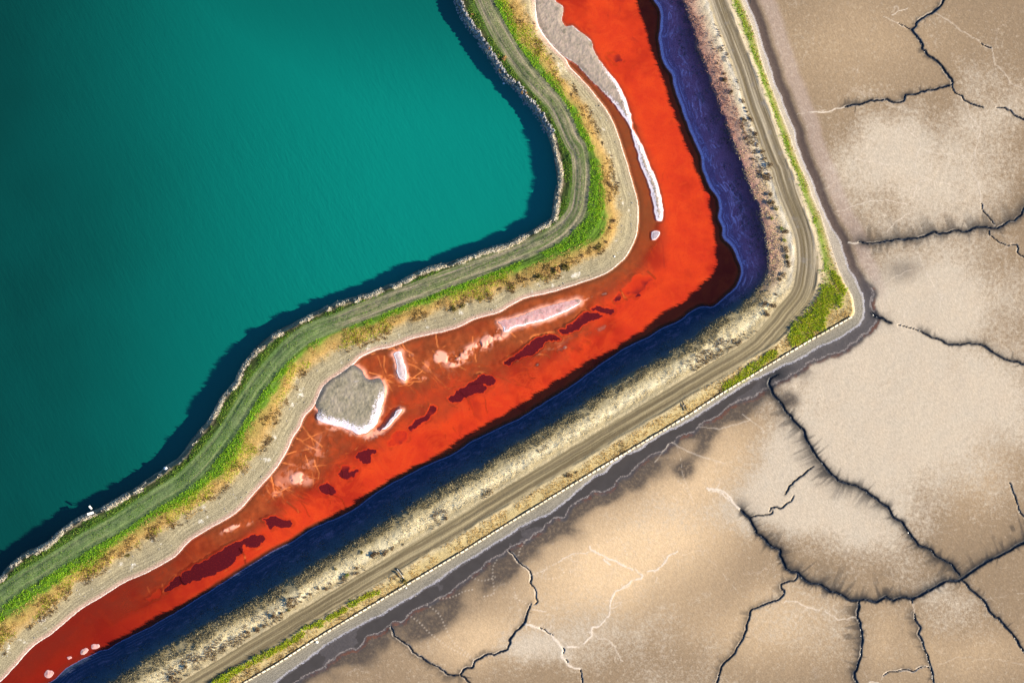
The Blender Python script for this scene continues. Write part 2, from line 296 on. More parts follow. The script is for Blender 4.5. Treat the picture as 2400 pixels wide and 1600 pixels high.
# ------------------------------------------------------------------ mudflat: cracks, salt seams, colour patches
CR = [  # points, width px, fringe left px, fringe right px, darkness, rim
 ([(2216,-30),(2211,0),(2203,20),(2170,38),(2147,54),(2148,60),(2134,69),(2162,105),(2160,114),(2203,151),(2234,194),(2231,202)],6.5,5,7,.7,.5),
 ([(2132,68),(2116,60),(2106,54)],2.5,0,0,0,.7),
 ([(2233,197),(2198,207),(2167,212),(2144,222),(2121,222),(2120,237),(2093,239),(2078,233),(2024,240),(1979,251)],5,3,14,.7,.4),
 ([(2231,202),(2239,217),(2254,224),(2259,237),(2285,247),(2305,253)],4,2,2,.4,.6),
 ([(2335,252),(2348,253),(2366,260),(2374,270),(2400,283),(2440,300)],4.5,2,6,.6,.5),
 ([(2300,102),(2312,108),(2323,112)],4,1,1,.3,.5),
 ([(2012,568),(2035,571),(2088,563),(2147,558),(2190,543),(2200,547),(2244,538),(2259,542),(2290,535),(2336,536),(2348,530),(2366,517),(2379,519),(2394,502),(2400,489),(2440,462)],5.5,42,18,.75,.35),
 ([(2320,538),(2323,551),(2341,566),(2364,576),(2384,576),(2382,591),(2400,604),(2440,640)],3.2,2,2,.3,.3),
 ([(2044,733),(2056,741),(2070,747),(2090,757)],6,10,10,.8,0),
 ([(2157,775),(2183,790),(2224,806),(2270,806),(2306,811),(2347,837),(2400,857),(2450,880)],5,16,5,.7,.1),
 ([(1824,878),(1804,888),(1801,898),(1811,919),(1829,944),(1842,967),(1862,988),(1883,1008),(1888,1029),(1903,1054),(1921,1080),(1939,1100),(1964,1123),(1997,1136),(2031,1151),(2056,1171),(2079,1187),(2093,1210),(2116,1226),(2127,1243),(2139,1261),(2157,1277),(2183,1289),(2193,1302),(2213,1317),(2229,1325),(2244,1343),(2248,1353)],6.5,14,34,.85,.1),
 ([(2450,1238),(2400,1269),(2374,1284),(2341,1302),(2310,1317),(2280,1335),(2257,1351),(2244,1358),(2213,1363),(2183,1376),(2162,1389),(2139,1402),(2116,1399),(2093,1407),(2076,1396),(2055,1409),(2030,1407),(1991,1407),(1973,1396),(1943,1381),(1920,1367),(1899,1367),(1884,1356),(1866,1339),(1861,1340),(1842,1334),(1838,1325),(1826,1302),(1826,1289),(1810,1284),(1790,1265),(1773,1250),(1758,1212),(1735,1194)],7.5,10,48,.9,.1),
 ([(1758,1212),(1781,1210),(1806,1202),(1811,1194)],4,3,3,.5,0),
 ([(1804,1197),(1806,1190),(1814,1188),(1829,1189),(1855,1174),(1860,1161)],4,2,2,.4,.1),
 ([(1908,1092),(1885,1108),(1867,1123),(1849,1141),(1839,1159)],4.5,5,3,.5,.1),
 ([(1866,1339),(1868,1350),(1861,1358),(1841,1361),(1829,1368),(1831,1377),(1840,1382),(1836,1394),(1823,1407),(1800,1413),(1760,1428),(1750,1459),(1740,1500),(1719,1531),(1689,1561),(1679,1600),(1670,1650)],4.5,4,16,.6,.3),
 ([(2013,1407),(2012,1422),(2009,1437),(2008,1445),(2017,1458),(2019,1488),(2016,1519),(2013,1552),(2009,1567),(2000,1575),(2002,1585),(2009,1600),(2020,1650)],6,4,34,.85,.3),
 ([(2132,1404),(2137,1412)],4,2,2,.4,.2),
 ([(2142,1437),(2146,1453),(2155,1470),(2149,1483),(2157,1496),(2167,1521),(2175,1539),(2180,1567),(2188,1600),(2200,1650)],5,3,16,.7,.35),
 ([(2178,1562),(2162,1561),(2139,1572),(2124,1567),(2081,1575),(2070,1583)],3,3,8,.4,.9),
 ([(2248,1358),(2259,1366),(2274,1384),(2297,1399),(2313,1419),(2320,1437),(2331,1447),(2341,1447),(2351,1460),(2366,1476),(2382,1498),(2400,1524),(2440,1580)],6,12,4,.6,.2),
 ([(2365,1130),(2372,1148),(2383,1184),(2387,1200),(2400,1213),(2430,1240)],4,2,4,.5,.3),
 ([(1191,1289),(1207,1307),(1222,1325),(1237,1330),(1247,1345),(1247,1356),(1244,1363),(1255,1376),(1256,1394),(1258,1409),(1251,1417)],4,2,2,.3,1.0),
 ([(1245,1414),(1240,1435),(1227,1458),(1209,1478),(1191,1498),(1194,1506),(1188,1521),(1156,1535),(1143,1533),(1112,1549),(1107,1562),(1094,1562),(1079,1578)],5.5,3,10,.6,.5),
 ([(1079,1578),(1090,1590),(1102,1602),(1130,1650)],5,6,3,.6,.4),
 ([(915,1466),(921,1489),(946,1503),(966,1526),(1000,1546),(1033,1567),(1051,1580),(1079,1578)],4.8,3,14,.6,.6),
 ([(1360,1567),(1363,1580),(1362,1600),(1360,1650)],4,1,2,.3,.8),
 ([(1260,1470),(1278,1476),(1296,1488)],2.5,0,0,0,1.0),
 ([(1318,1515),(1323,1520),(1320,1530)],4,0,0,0,1.0), ([(1326,1545),(1331,1555)],3.5,0,0,0,1.0),
 ([(2300,477),(2303,494),(2318,510),(2331,528)],2.6,0,0,0,.4),
 ([(2104,761),(2137,770),(2157,775)],2,0,0,0,.4)]
SALTL = [  # points, width px, strength, broken-ness
 ([(1979,251),(1943,263),(1920,262),(1897,263)],5,.8,.2), ([(1989,568),(2012,568)],6,.7,.2), ([(1868,268),(1885,266)],3,.3,.3),
 ([(1658,1143),(1684,1146),(1704,1156),(1719,1177),(1735,1194)],7,1.1,.15), ([(1660,1149),(1690,1154),(1710,1172)],4,.9,.3),
 ([(1329,1514),(1357,1516),(1375,1501),(1390,1488),(1388,1470),(1406,1468),(1429,1440),(1429,1412),(1446,1384),(1482,1363),(1503,1356),(1503,1345)],6,1.0,.45),
 ([(1482,1335),(1454,1322),(1430,1308),(1395,1289),(1383,1279)],6,1.0,.4), ([(1430,1322),(1415,1310)],6,.9,.4),
 ([(1395,1289),(1370,1297),(1352,1296),(1319,1310),(1285,1332),(1255,1345)],4,.7,.6),
 ([(1518,1339),(1536,1338),(1554,1325),(1566,1305),(1587,1292)],6,.9,.45),
 ([(1227,1460),(1255,1469),(1278,1476),(1296,1488),(1321,1519),(1316,1539),(1332,1557),(1360,1567)],8,1.0,.3),
 ([(1388,1480),(1404,1495),(1420,1493),(1440,1516),(1456,1545),(1475,1551)],4,.6,.5),
 ([(1248,1427),(1280,1432)],4,.6,.3),
 ([(1960,495),(2002,482),(2035,471),(2078,466),(2116,477),(2129,479),(2144,459),(2150,430),(2178,420)],3.5,.5,.45),
 ([(2004,372),(2055,378),(2096,388),(2132,398),(2178,420),(2210,428),(2240,432)],3.2,.4,.4),
 ([(2111,293),(2130,305),(2155,329),(2157,339),(2150,365),(2144,393)],3,.4,.4), ([(2170,355),(2218,360),(2280,365),(2356,362)],3,.35,.4),
 ([(2193,31),(2240,60),(2270,85),(2300,102),(2323,112),(2335,150),(2380,200),(2400,210)],4,.45,.3),
 ([(2259,237),(2267,245),(2272,273),(2295,301),(2292,337),(2282,365),(2277,400),(2290,430),(2297,450),(2300,477)],4,.4,.35),
 ([(2090,35),(2110,23),(2127,20)],4,.7,.3), ([(2070,40),(2090,48),(2106,54)],3,.5,.5),
 ([(1838,1412),(1869,1412),(1887,1417),(1915,1430),(1943,1440),(1963,1453),(2004,1447)],5,.6,.45),
 ([(2137,1412),(2142,1437)],3,.4,.3), ([(2030,1600),(2040,1592),(2060,1598)],4,.8,.3), ([(2200,1555),(2240,1540),(2330,1545),(2400,1555)],3,.25,.5),
 ([(2310,1407),(2335,1400),(2360,1398),(2400,1390)],3,.25,.6), ([(1600,1300),(1640,1290),(1680,1330),(1740,1400)],3,.3,.6),
 ([(1535,1082),(1570,1035),(1590,1045),(1610,1060),(1660,1075),(1700,1085)],5,.35,.35), ([(1585,1045),(1595,1080),(1605,1130),(1625,1180)],3,.3,.4),
 ([(1740,970),(1770,990),(1790,1012)],3.5,.5,.4), ([(1640,1000),(1680,1003),(1720,995),(1760,985)],5,.3,.3),
 ([(2150,590),(2170,640),(2200,690),(2215,690),(2205,700),(2195,740)],3,.3,.4), ([(2080,545),(2100,520),(2130,500)],3.5,.45,.3),
 ([(2070,665),(2100,645),(2140,632)],3,.35,.3)]
# footprint trails: rows of separate prints
TRAILS = [([(940,1396),(985,1398),(1020,1402),(1060,1398),(1085,1386),(1110,1380)],2.2), ([(1000,1416),(1030,1440),(1060,1500),(1107,1540)],2.2),
 ([(955,1440),(980,1455),(1010,1485),(1060,1520),(1112,1545)],2.2), ([(1165,1310),(1155,1330),(1156,1365),(1157,1390),(1130,1398)],2.2),
 ([(1214,1302),(1220,1285),(1235,1262)],2.2), ([(1250,1345),(1320,1312),(1360,1295)],2.4), ([(1310,1328),(1322,1340),(1310,1352),(1280,1356)],2),
 ([(1588,1126),(1604,1140),(1625,1175)],2), ([(1470,1300),(1450,1260),(1420,1270)],1.8), ([(1090,1345),(1130,1360),(1165,1350)],1.8), ([(1205,1376),(1210,1400),(1235,1415)],1.8)]

crackdark = np.zeros((NY, NX), np.float32); fringe = np.zeros((NY, NX), np.float32); rim = np.zeros((NY, NX), np.float32)
CHANNELS = []; rb = np.random.default_rng(21)
for i, (pts, w, fl, fr, dk, rm) in enumerate(CR):
    P = wobble(resample(W2(pts, ZM), 0.4)[0], 0.45, 3.0, 80 + i); P, s1 = resample(wobble(P, .22, .8, 180 + i), 0.25)
    B = max(1.6, 1.7 * PX * max(fl, fr)); D, S, sg, sl = line_field(P, B)
    wn_ = 0.30 + 1.1 * fbm(s1, s1 * 0 + i, 1.6, 3, i + 20)          # width along the crack
    taper = np.clip(np.minimum(s1, s1[-1] - s1) / 1.5 + 0.35, 0, 1)
    half = 0.5 * w * PX * wn_ * taper * .62
    hw = np.interp(S, s1, half).astype(np.float32)
    put_max(crackdark, sl, sstep(1.5, 0.8, D / np.maximum(hw, .05)))
    x_, y_ = XX[sl], YY[sl]
    n = vnoise(S + .25 * D * vnoise(S, S * 0, 3.0, 9), sg * 5.1 + i, .42, i) ** 2 * 2.4 * (.35 + vnoise(S, sg * 2.2 + i, 3.5, i + 3)) + .15
    env = .45 + 1.35 * vnoise(S, sg * 1.3 + i, 9.0, i + 5)
    F = np.where(sg > 0, fl, fr) * PX * env; L = 1.25 * F * n + 0.04
    e_ = np.maximum(D - hw, 0); cut = sstep(1.0, .7, D / B)
    hi = sstep(1.0, 0.0, e_ / L) ** 1.3; lo = np.clip(1.5 * np.exp(-2.0 * e_ / np.maximum(F * .75, .05)) * (.3 + 1.2 * fbm(x_, y_, 1.4, 3, 77)), 0, .95)
    put_max(fringe, sl, np.clip(dk * 1.1 * np.maximum(hi * (.72 + .4 * np.exp(-e_ / .8)), lo * (.58 + .75 * np.exp(-e_ / .5))), 0, .99) * cut)
    off = D - hw - 0.08
    put_max(rim, sl, rm * .85 * sstep(0.24, 0.03, np.abs(off)) * sstep(0.42, 0.62, fbm(S, sg * 3.3 + S * 0, 1.8, 3, i + 7)))
    CHANNELS.append((P, half * 0.95))
    for q in range(int(s1[-1] / 4.5) if w > 4 else 0):               # hairline branches
        k = rb.integers(2, len(P) - 2); d0 = P[k + 1] - P[k - 1]; a0 = math.atan2(d0[1], d0[0]) + rb.choice([-1, 1]) * rb.uniform(.5, 1.4); L0 = rb.uniform(.8, 3.2)
        Q = [P[k]]
        for _ in range(int(L0 / .25)): a0 += rb.normal() * .35; Q.append(Q[-1] + .25 * np.array([math.cos(a0), math.sin(a0)]))
        if len(Q) < 3: continue
        D, S, _, sl = line_field(np.array(Q), .6); put_max(fringe, sl, rb.uniform(.45, .9) * sstep(.22, .04, D) * sstep(L0, L0 * .3, S))
for i, (pts, w, a, br) in enumerate(SALTL):
    P = wobble(resample(W2(pts, ZM), 0.4)[0], 0.6, 3.0, 130 + i); P, _ = resample(wobble(P, .2, .8, 230 + i), .3)
    D, S, _, sl = line_field(P, 1.4)
    k = sstep(br - 0.12, br + 0.2, fbm(S, S * 0 + 3 * i, 2.0, 3, 30 + i) + 0.2)
    edge = 0.25 + 1.3 * fbm(XX[sl], YY[sl], 0.7, 3, 44)
    put_max(rim, sl, 1.0 * a * k * sstep(1.0, 0.25, D / (w * PX * 0.5 * edge)))
    for q in range(int(len(P) * .3 / 3.0) if a > .55 else 1):        # thin side veins
        if len(P) < 5: break
        j = rb.integers(1, len(P) - 1); d0 = P[j + 1] - P[j - 1]; a0 = math.atan2(d0[1], d0[0]) + rb.choice([-1, 1]) * rb.uniform(.5, 1.3); L0 = rb.uniform(1.5, 6.0)
        Q = [P[j]]
        for _ in range(int(L0 / .25)): a0 += rb.normal() * .30; Q.append(Q[-1] + .25 * np.array([math.cos(a0), math.sin(a0)]))
        D, S, _, sl = line_field(np.array(Q), .6); put_max(rim, sl, a * rb.uniform(.3, .75) * sstep(.22, .04, D) * sstep(L0, L0 * .2, S) * sstep(.3, .5, fbm(S, S * 0 + q, 1.2, 2, 90 + i)))
for i, (pts, w) in enumerate(TRAILS):
    P, _ = resample(spline(W2(pts, ZM), 0.5), 0.4)
    D, S, sg, sl = line_field(P, 0.6)
    put_max(rim, sl, 0.34 * sstep(0.22, 0.05, np.abs(D - 0.04)) * sstep(-0.1, 0.6, np.sin(S * 2 * math.pi / 0.8)))

def blob(x, y, rx, ry, ang=0.0):
    c, s = math.cos(math.radians(ang)), math.sin(math.radians(ang))
    dx, dy = PXX - x, PYY - y
    return np.exp(-(((dx * c + dy * s) / rx) ** 2 + ((-dx * s + dy * c) / ry) ** 2))
wx = (N3 - .5) * 160; wy = (fbm(XX, YY, 26, 3, 15) - .5) * 160
PX0, PY0 = PXX, PYY
PXX = PXX + wx; PYY = PYY + wy
pale = 0.15 + 0.75 * blob(2060,380,110,110) + 0.5 * blob(2250,420,140,160) + .9 * blob(2200,680,230,110) + .95 * blob(2030,830,210,80,-20) + 1.0 * blob(2150,1010,260,170) \
     + .9 * blob(1980,1230,170,120,25) + .55 * blob(1860,1080,120,80,-30) + .55 * blob(1830,1180,120,70) + .45 * blob(2200,1440,110,60) + .4 * blob(1480,1480,200,130) + .6 * blob(1255,1530,90,45) + .35 * blob(1600,1200,140,60) \
     + .35 * blob(2330,230,120,80) + .35 * blob(2350,900,120,120) + .3 * blob(1850,1480,110,80)
pale += 0.5 * (fbm(XX, YY, 12, 4, 16) - 0.5)
pale = np.clip(pale, 0, 1.15).astype(np.float32)
warm = np.clip(.12 + .25 * blob(1990,90,200,120) + .5 * blob(1650,1080,140,70,-25) + 1.0 * blob(1500,1300,260,130,-28) + .6 * blob(1120,1480,120,70) + .3 * blob(2250,1550,160,60) + .3 * blob(2300,1150,90,90) + .5 * blob(1800,1490,160,80) + .2 * blob(2060,1530,50,60), 0, 1.1)
dirt = .95 * blob(1000,1440,60,26,-25) + .8 * blob(1230,1290,70,26,-30) + .9 * blob(1320,1200,60,26,-28) + .8 * blob(1400,1155,60,22,-30) + .9 * blob(1585,1075,34,30) + .6 * blob(1640,1020,50,18,-25) + .7 * blob(1715,985,30,18,-20) + .5 * blob(1180,1330,60,25,-30) + .5 * blob(2120,620,80,40,0) + .5 * blob(1930,1100,50,20,30) + .75 * blob(1840,960,28,18,40)
PXX, PYY = PX0, PY0
dE = np.maximum(SD['E'], 0)
dirt += (1 - north) * .75 * np.exp(-dE / 1.0) + (1 - north) * .35 * np.exp(-dE / 3.5) * sstep(.35, .65, fbm(XX, YY, 5, 3, 19)) * 1.5
dirt += (1 - north) * .95 * np.exp(-dE / 3.0) * sstep(.44, .62, fbm(XX, YY, 8, 3, 119)) * sstep(1850, 1750, PXX)
dirt = np.clip(1.25 * dirt + (1 - north) * .45 * np.exp(-dE / 3.5) * sstep(1820, 1700, PXX), 0, 1.0).astype(np.float32)
grain = fbm(XX, YY, 1.0, 3, 23, .6)
speck = sstep(.70, .82, fbm(XX, YY, .5, 2, 24)) * sstep(.5, .8, fbm(XX, YY, 14, 3, 25) + .35 * warm)
moat = np.where(SD['D'] > 0, np.where(SD['E'] < 0, 1.0, np.exp(-(dE / .8) ** 2)), 0)
moat_n = sstep(3.3 + .8 * (N1 - .5), 1.2, SD['D']) * (SD['D'] > 0)
moat = (moat * (1 - north) + moat_n * north).astype(np.float32)
pinkb = (np.exp(-((SD['D'] - 4.6) / 1.8) ** 2) * (north * .9 + .25)).astype(np.float32)
Zmud = ZM + 0.04 + (N1 - .5) * .06 + (grain - .5) * .022 + 0.25 * (N3 - .5) - .30 * crackdark + .02 * np.clip(rim, 0, 1) - .10 * moat
Zmud += 0.018 * (fbm(XX * 1.0 + YY * .3, YY * 1.0 - XX * .3, 2.4, 3, 31) - .5)

# ------------------------------------------------------------------ combine
mid = SD['B'] + SD['C'] < 0              # nearer the inner levee than the outer one
Z = np.where(mid, Zin, Zout)
bedm = inwater & (SD['B'] > 0.3) & (SD['C'] < -0.3)
Z = np.where(inwater, -(depth + .04), Z)
kD = sstep(-0.4, 1.2, SD['D'])
Z = np.where(SD['D'] > -0.4, Z * (1 - kD) + Zmud * kD, Z)

# ------------------------------------------------------------------ node helpers
def sock(nt, inp, v):
    if isinstance(v, bpy.types.NodeSocket): nt.links.new(v, inp)
    elif v is not None: inp.default_value = v
class NT:
    def __init__(s, name):
        s.m = bpy.data.materials.new(name); s.m.use_nodes = True; s.t = s.m.node_tree
        s.b = next(n for n in s.t.nodes if n.type == 'BSDF_PRINCIPLED'); s.o = next(n for n in s.t.nodes if n.type == 'OUTPUT_MATERIAL')
        s.geo = None
    def n(s, ty, **kw):
        x = s.t.nodes.new(ty)
        for k, v in kw.items(): setattr(x, k, v)
        return x
    def attr(s, name):
        x = s.n('ShaderNodeAttribute'); x.attribute_name = name; return x.outputs['Fac']
    def pos(s):
        if not s.geo: s.geo = s.n('ShaderNodeNewGeometry')
        return s.geo.outputs['Position']
    def sep(s, i):
        x = s.n('ShaderNodeSeparateXYZ'); s.t.links.new(s.pos(), x.inputs[0]); return x.outputs[i]
    def vec(s, a, b, c=0.0):
        x = s.n('ShaderNodeCombineXYZ'); sock(s.t, x.inputs[0], a); sock(s.t, x.inputs[1], b); sock(s.t, x.inputs[2], c); return x.outputs[0]
    def noise(s, scale, detail=4, rough=.55, vec=None, dist=0.0):
        x = s.n('ShaderNodeTexNoise'); s.t.links.new(vec if vec is not None else s.pos(), x.inputs['Vector'])
        x.inputs['Scale'].default_value = scale; x.inputs['Detail'].default_value = detail; x.inputs['Roughness'].default_value = rough; x.inputs['Distortion'].default_value = dist
        return x.outputs['Fac']
    def math(s, op, a, b=None, c=None):
        x = s.n('ShaderNodeMath', operation=op); sock(s.t, x.inputs[0], a); sock(s.t, x.inputs[1], b)
        if c is not None: sock(s.t, x.inputs[2], c)
        return x.outputs[0]
    def ss(s, x, lo, hi, a=0.0, b=1.0):
        r = s.n('ShaderNodeMapRange', interpolation_type='SMOOTHSTEP'); sock(s.t, r.inputs[0], x)
        flip = lo > hi
        if flip: lo, hi, a, b = hi, lo, b, a
        r.inputs[1].default_value = lo; r.inputs[2].default_value = hi; r.inputs[3].default_value = a; r.inputs[4].default_value = b
        return r.outputs[0]
    def mix(s, f, a, b, blend='MIX'):
        x = s.n('ShaderNodeMix', data_type='RGBA', blend_type=blend); sock(s.t, x.inputs[0], f)
        for i, v in ((6, a), (7, b)): sock(s.t, x.inputs[i], tuple(v) + (1,) if isinstance(v, tuple) and len(v) == 3 else v)
        return x.outputs[2]
    def ramp(s, f, stops, interp='LINEAR'):
        x = s.n('ShaderNodeValToRGB'); x.color_ramp.interpolation = interp; e = x.color_ramp.elements
        while len(e) < len(stops): e.new(0.5)
        for k, (p, c) in enumerate(stops): e[k].position = p; e[k].color = tuple(c) + (1,)
        sock(s.t, x.inputs[0], f); return x.outputs[0]
    def bump(s, h, strength, dist):
        x = s.n('ShaderNodeBump'); x.inputs['Strength'].default_value = strength; x.inputs['Distance'].default_value = dist
        s.t.links.new(h, x.inputs['Height']); s.t.links.new(x.outputs[0], s.b.inputs['Normal'])
    def col(s, c, rough=.9, spec=.2):
        sock(s.t, s.b.inputs['Base Color'], tuple(c) + (1,) if isinstance(c, tuple) else c)
        sock(s.t, s.b.inputs['Roughness'], rough); s.b.inputs['Specular IOR Level'].default_value = spec
        return s.m

# ------------------------------------------------------------------ materials of the land
def mat_inner():
    t = NT('inner_levee_earth')
    v = t.attr('v'); dT = t.attr('dT'); u = t.attr('u'); wet = t.attr('dB')
    n1 = t.noise(.35, 5, .6); n2 = t.noise(1.6, 4, .65); n3 = t.noise(.06, 3)
    vv = t.math('ADD', v, t.math('MULTIPLY', t.math('SUBTRACT', n1, .5), .55))
    base = t.ramp(t.math('DIVIDE', vv, 5.0), [(0.0, (.20,.17,.12)), (.028, (.22,.18,.11)), (.05, (.05,.06,.02)), (.11, (.06,.11,.02)), (.16, (.08,.11,.03)), (.25, (.10,.13,.045)),
        (.31, (.05,.09,.02)), (.39, (.08,.15,.015)), (.43, (.20,.155,.04)), (.52, (.29,.185,.062)), (.60, (.25,.20,.11)), (.70, (.28,.245,.165)), (.80, (.28,.235,.17)), (.9, (.22,.12,.07)), (1.0, (.2,.09,.05))])
    sA = t.noise(1.0, 5, .65, t.vec(t.math('MULTIPLY', u, .07), t.math('MULTIPLY', dT, 1.7)))
    base = t.mix(t.math('MULTIPLY', t.ss(v, 2.1, 1.9), .85), base, t.mix(t.ss(sA, .34, .66), (.35,.38,.35), (1.7,1.6,1.4)), 'MULTIPLY')
    # wheel ruts and the strip of grass between them
    streak = t.noise(1.0, 5, .6, t.vec(t.math('MULTIPLY', u, .12), t.math('MULTIPLY', dT, 2.2)))
    aT = t.math('ABSOLUTE', t.math('ADD', dT, t.math('MULTIPLY', t.math('SUBTRACT', streak, .5), .6)))
    ruts = t.ss(t.math('ABSOLUTE', t.math('SUBTRACT', aT, 1.2)), .50, .12)
    ruts = t.math('MULTIPLY', ruts, t.ss(t.math('ADD', streak, t.math('MULTIPLY', n2, .4)), .45, .8))
    ruts = t.math('MULTIPLY', ruts, t.attr('bare'))
    base = t.mix(ruts, base, t.mix(n2, (.36,.29,.19), (.20,.165,.11)))
    cen = t.math('MULTIPLY', t.ss(aT, 2.3, 1.9), t.math('SUBTRACT', 1.0, ruts))
    base = t.mix(t.math('MULTIPLY', cen, .8), base, t.mix(t.attr('bare'), t.mix(streak, (.045,.12,.025), (.15,.22,.075)), t.mix(t.ss(streak, .35, .65), (.09,.12,.04), (.27,.225,.14))))
    # bare shore: streaks parallel to the water, pink towards the brine, salt line at its edge
    sh = t.noise(1.0, 5, .6, t.vec(t.math('MULTIPLY', u, .10), t.math('MULTIPLY', wet, 3.0)))
    onsh = t.ss(vv, 2.9, 3.3)
    base = t.mix(t.math('MULTIPLY', onsh, .75), base, t.mix(t.ss(sh, .3, .7), (.14,.115,.066), (.31,.262,.155)))
    base = t.mix(t.math('MULTIPLY', t.ss(wet, -1.4, -.3), t.math('MULTIPLY', t.attr('pink'), .8)), base, (.40,.25,.20))
    edge = t.math('ADD', wet, t.math('MULTIPLY', t.math('SUBTRACT', n2, .5), .3))
    base = t.mix(t.math('MULTIPLY', t.ss(edge, -.26, -.12), t.ss(edge, .08, .0)), base, (.66,.58,.50))
    base = t.mix(t.math('MULTIPLY', t.math('MULTIPLY', t.ss(n1, .60, .68), t.ss(v, 2.9, 3.2)), t.math('MULTIPLY', t.ss(v, 3.75, 3.5), .55)), base, (.66,.62,.54))
    grit = t.noise(4.5, 3, .7)
    base = t.mix(.8, base, t.mix(t.ss(grit, .28, .72), (.35,.35,.35), (1.45,1.45,1.45)), 'MULTIPLY')
    t.bump(t.math('ADD', grit, t.math('MULTIPLY', n2, 1.2)), .6, .06)
    return t.col(base, .95, .1)

def mat_outer():
    t = NT('outer_levee_earth')
    v = t.attr('v'); u = t.attr('u'); no = t.attr('north'); dC = t.attr('dC'); dR = t.attr('dR'); dD = t.attr('dB')
    n1 = t.noise(.4, 5, .6); n2 = t.noise(1.5, 4, .65); n4 = t.noise(5.0, 3, .7)
    vv = t.math('ADD', v, t.math('MULTIPLY', t.math('SUBTRACT', n1, .5), .35))
    dia = t.ramp(t.math('DIVIDE', vv, 7.0), [(0.0, (.026,.048,.085)), (.05, (.024,.048,.085)), (.115, (.055,.09,.105)), (.14, (.20,.165,.09)), (.18, (.28,.23,.125)), (.235, (.66,.56,.34)), (.262, (.38,.30,.16)), (.285, (.34,.28,.16)),  # stops below the crest paint the bank's blue shade into its colour
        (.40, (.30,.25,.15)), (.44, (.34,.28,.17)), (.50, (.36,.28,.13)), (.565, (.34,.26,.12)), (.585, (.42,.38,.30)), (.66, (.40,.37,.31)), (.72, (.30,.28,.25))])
    nor = t.ramp(t.math('DIVIDE', vv, 7.0), [(0.0, (.36,.14,.24)), (.07, (.31,.12,.20)), (.13, (.11,.05,.08)), (.15, (.34,.18,.13)), (.20, (.38,.25,.17)), (.245, (.46,.38,.25)), (.265, (.60,.52,.38)), (.285, (.40,.31,.18)),  # here the lower stops put a violet shade tint on the bank
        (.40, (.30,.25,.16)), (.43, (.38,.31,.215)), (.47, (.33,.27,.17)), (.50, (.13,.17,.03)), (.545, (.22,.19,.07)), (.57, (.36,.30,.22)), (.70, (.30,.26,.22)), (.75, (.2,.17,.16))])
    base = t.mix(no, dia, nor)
    # salt-swirled bank above the brine
    sw = t.noise(1.0, 6, .62, t.vec(t.math('MULTIPLY', u, .30), t.math('MULTIPLY', dC, .75)), 2.4)
    bank = t.math('MULTIPLY', t.ss(v, .02, .12), t.ss(v, .75, .35))
    base = t.mix(t.math('MULTIPLY', t.math('MULTIPLY', bank, t.math('MULTIPLY', t.ss(sw, .44, .72), t.ss(n1, .32, .56))), t.mix(no, (.15,.15,.15), (.9,.9,.9))), base, (.80,.52,.78))
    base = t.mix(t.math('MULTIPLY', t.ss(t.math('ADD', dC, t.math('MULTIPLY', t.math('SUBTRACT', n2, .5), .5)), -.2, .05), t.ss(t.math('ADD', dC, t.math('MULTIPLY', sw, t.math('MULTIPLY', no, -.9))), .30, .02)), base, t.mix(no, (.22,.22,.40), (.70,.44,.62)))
    # road: long streaks worn by tyres
    st = t.noise(1.0, 5, .6, t.vec(t.math('MULTIPLY', u, .022), t.math('MULTIPLY', dR, 1.3)), .3)
    st2 = t.noise(1.0, 4, .6, t.vec(t.math('MULTIPLY', u, .22), t.math('MULTIPLY', dR, 4.5)))
    road = t.math('MULTIPLY', t.ss(t.math('ADD', v, t.math('MULTIPLY', t.math('SUBTRACT', n2, .5), .12)), 1.93, 2.03), t.ss(t.math('ADD', v, t.math('MULTIPLY', t.math('SUBTRACT', n1, .5), .3)), 3.2, 3.0))
    rc = t.mix(t.ss(st, .36, .64), (.105,.078,.038), t.mix(no, (.29,.23,.125), (.36,.30,.205)))
    dw = t.math('ADD', dR, t.math('MULTIPLY', t.math('SUBTRACT', t.noise(.05, 3), .5), 1.6))
    wr = t.math('MAXIMUM', t.ss(t.math('ABSOLUTE', t.math('SUBTRACT', dw, 1.35)), .55, .12), t.ss(t.math('ABSOLUTE', t.math('SUBTRACT', dw, 3.0)), .5, .1))
    rc = t.mix(t.math('MULTIPLY', wr, t.ss(st, .3, .6, .35, .8)), rc, (.085,.062,.034))
    rc = t.mix(t.math('MULTIPLY', t.ss(st2, .58, .75), .45), rc, (.42,.35,.22))
    rc = t.mix(t.math('MULTIPLY', t.ss(st2, .40, .28), .5), rc, (.12,.105,.075))
    rc = t.mix(t.math('MULTIPLY', t.ss(n1, .55, .72), t.math('MULTIPLY', no, .65)), rc, (.17,.155,.14))
    base = t.mix(t.math('MULTIPLY', road, .9), base, rc)
    kerb = t.math('MULTIPLY', t.ss(t.math('ABSOLUTE', t.math('ADD', dR, .25)), .5, .1), t.ss(n2, .35, .6))
    base = t.mix(t.math('MULTIPLY', kerb, .8), base, (.52,.41,.23))
    # gravel apron below the wall with fine terrace lines
    ap = t.math('MULTIPLY', t.ss(v, 4.0, 4.1), t.ss(dD, .1, -.1))
    te = t.noise(1.0, 3, .6, t.vec(t.math('MULTIPLY', u, .1), t.math('MULTIPLY', dD, 3.5)))
    base = t.mix(t.math('MULTIPLY', ap, .8), base, t.mix(t.ss(te, .35, .65), t.mix(no, (.085,.075,.055), (.16,.14,.115)), t.mix(no, (.15,.13,.095), (.20,.175,.14))))
    salty = t.math('ADD', dD, t.math('MULTIPLY', t.math('SUBTRACT', n2, .5), .9))
    base = t.mix(t.math('MULTIPLY', t.math('MULTIPLY', t.ss(salty, -.2, -.02), t.ss(salty, .25, .1)), t.ss(n4, .35, .55)), base, (.24,.225,.23))
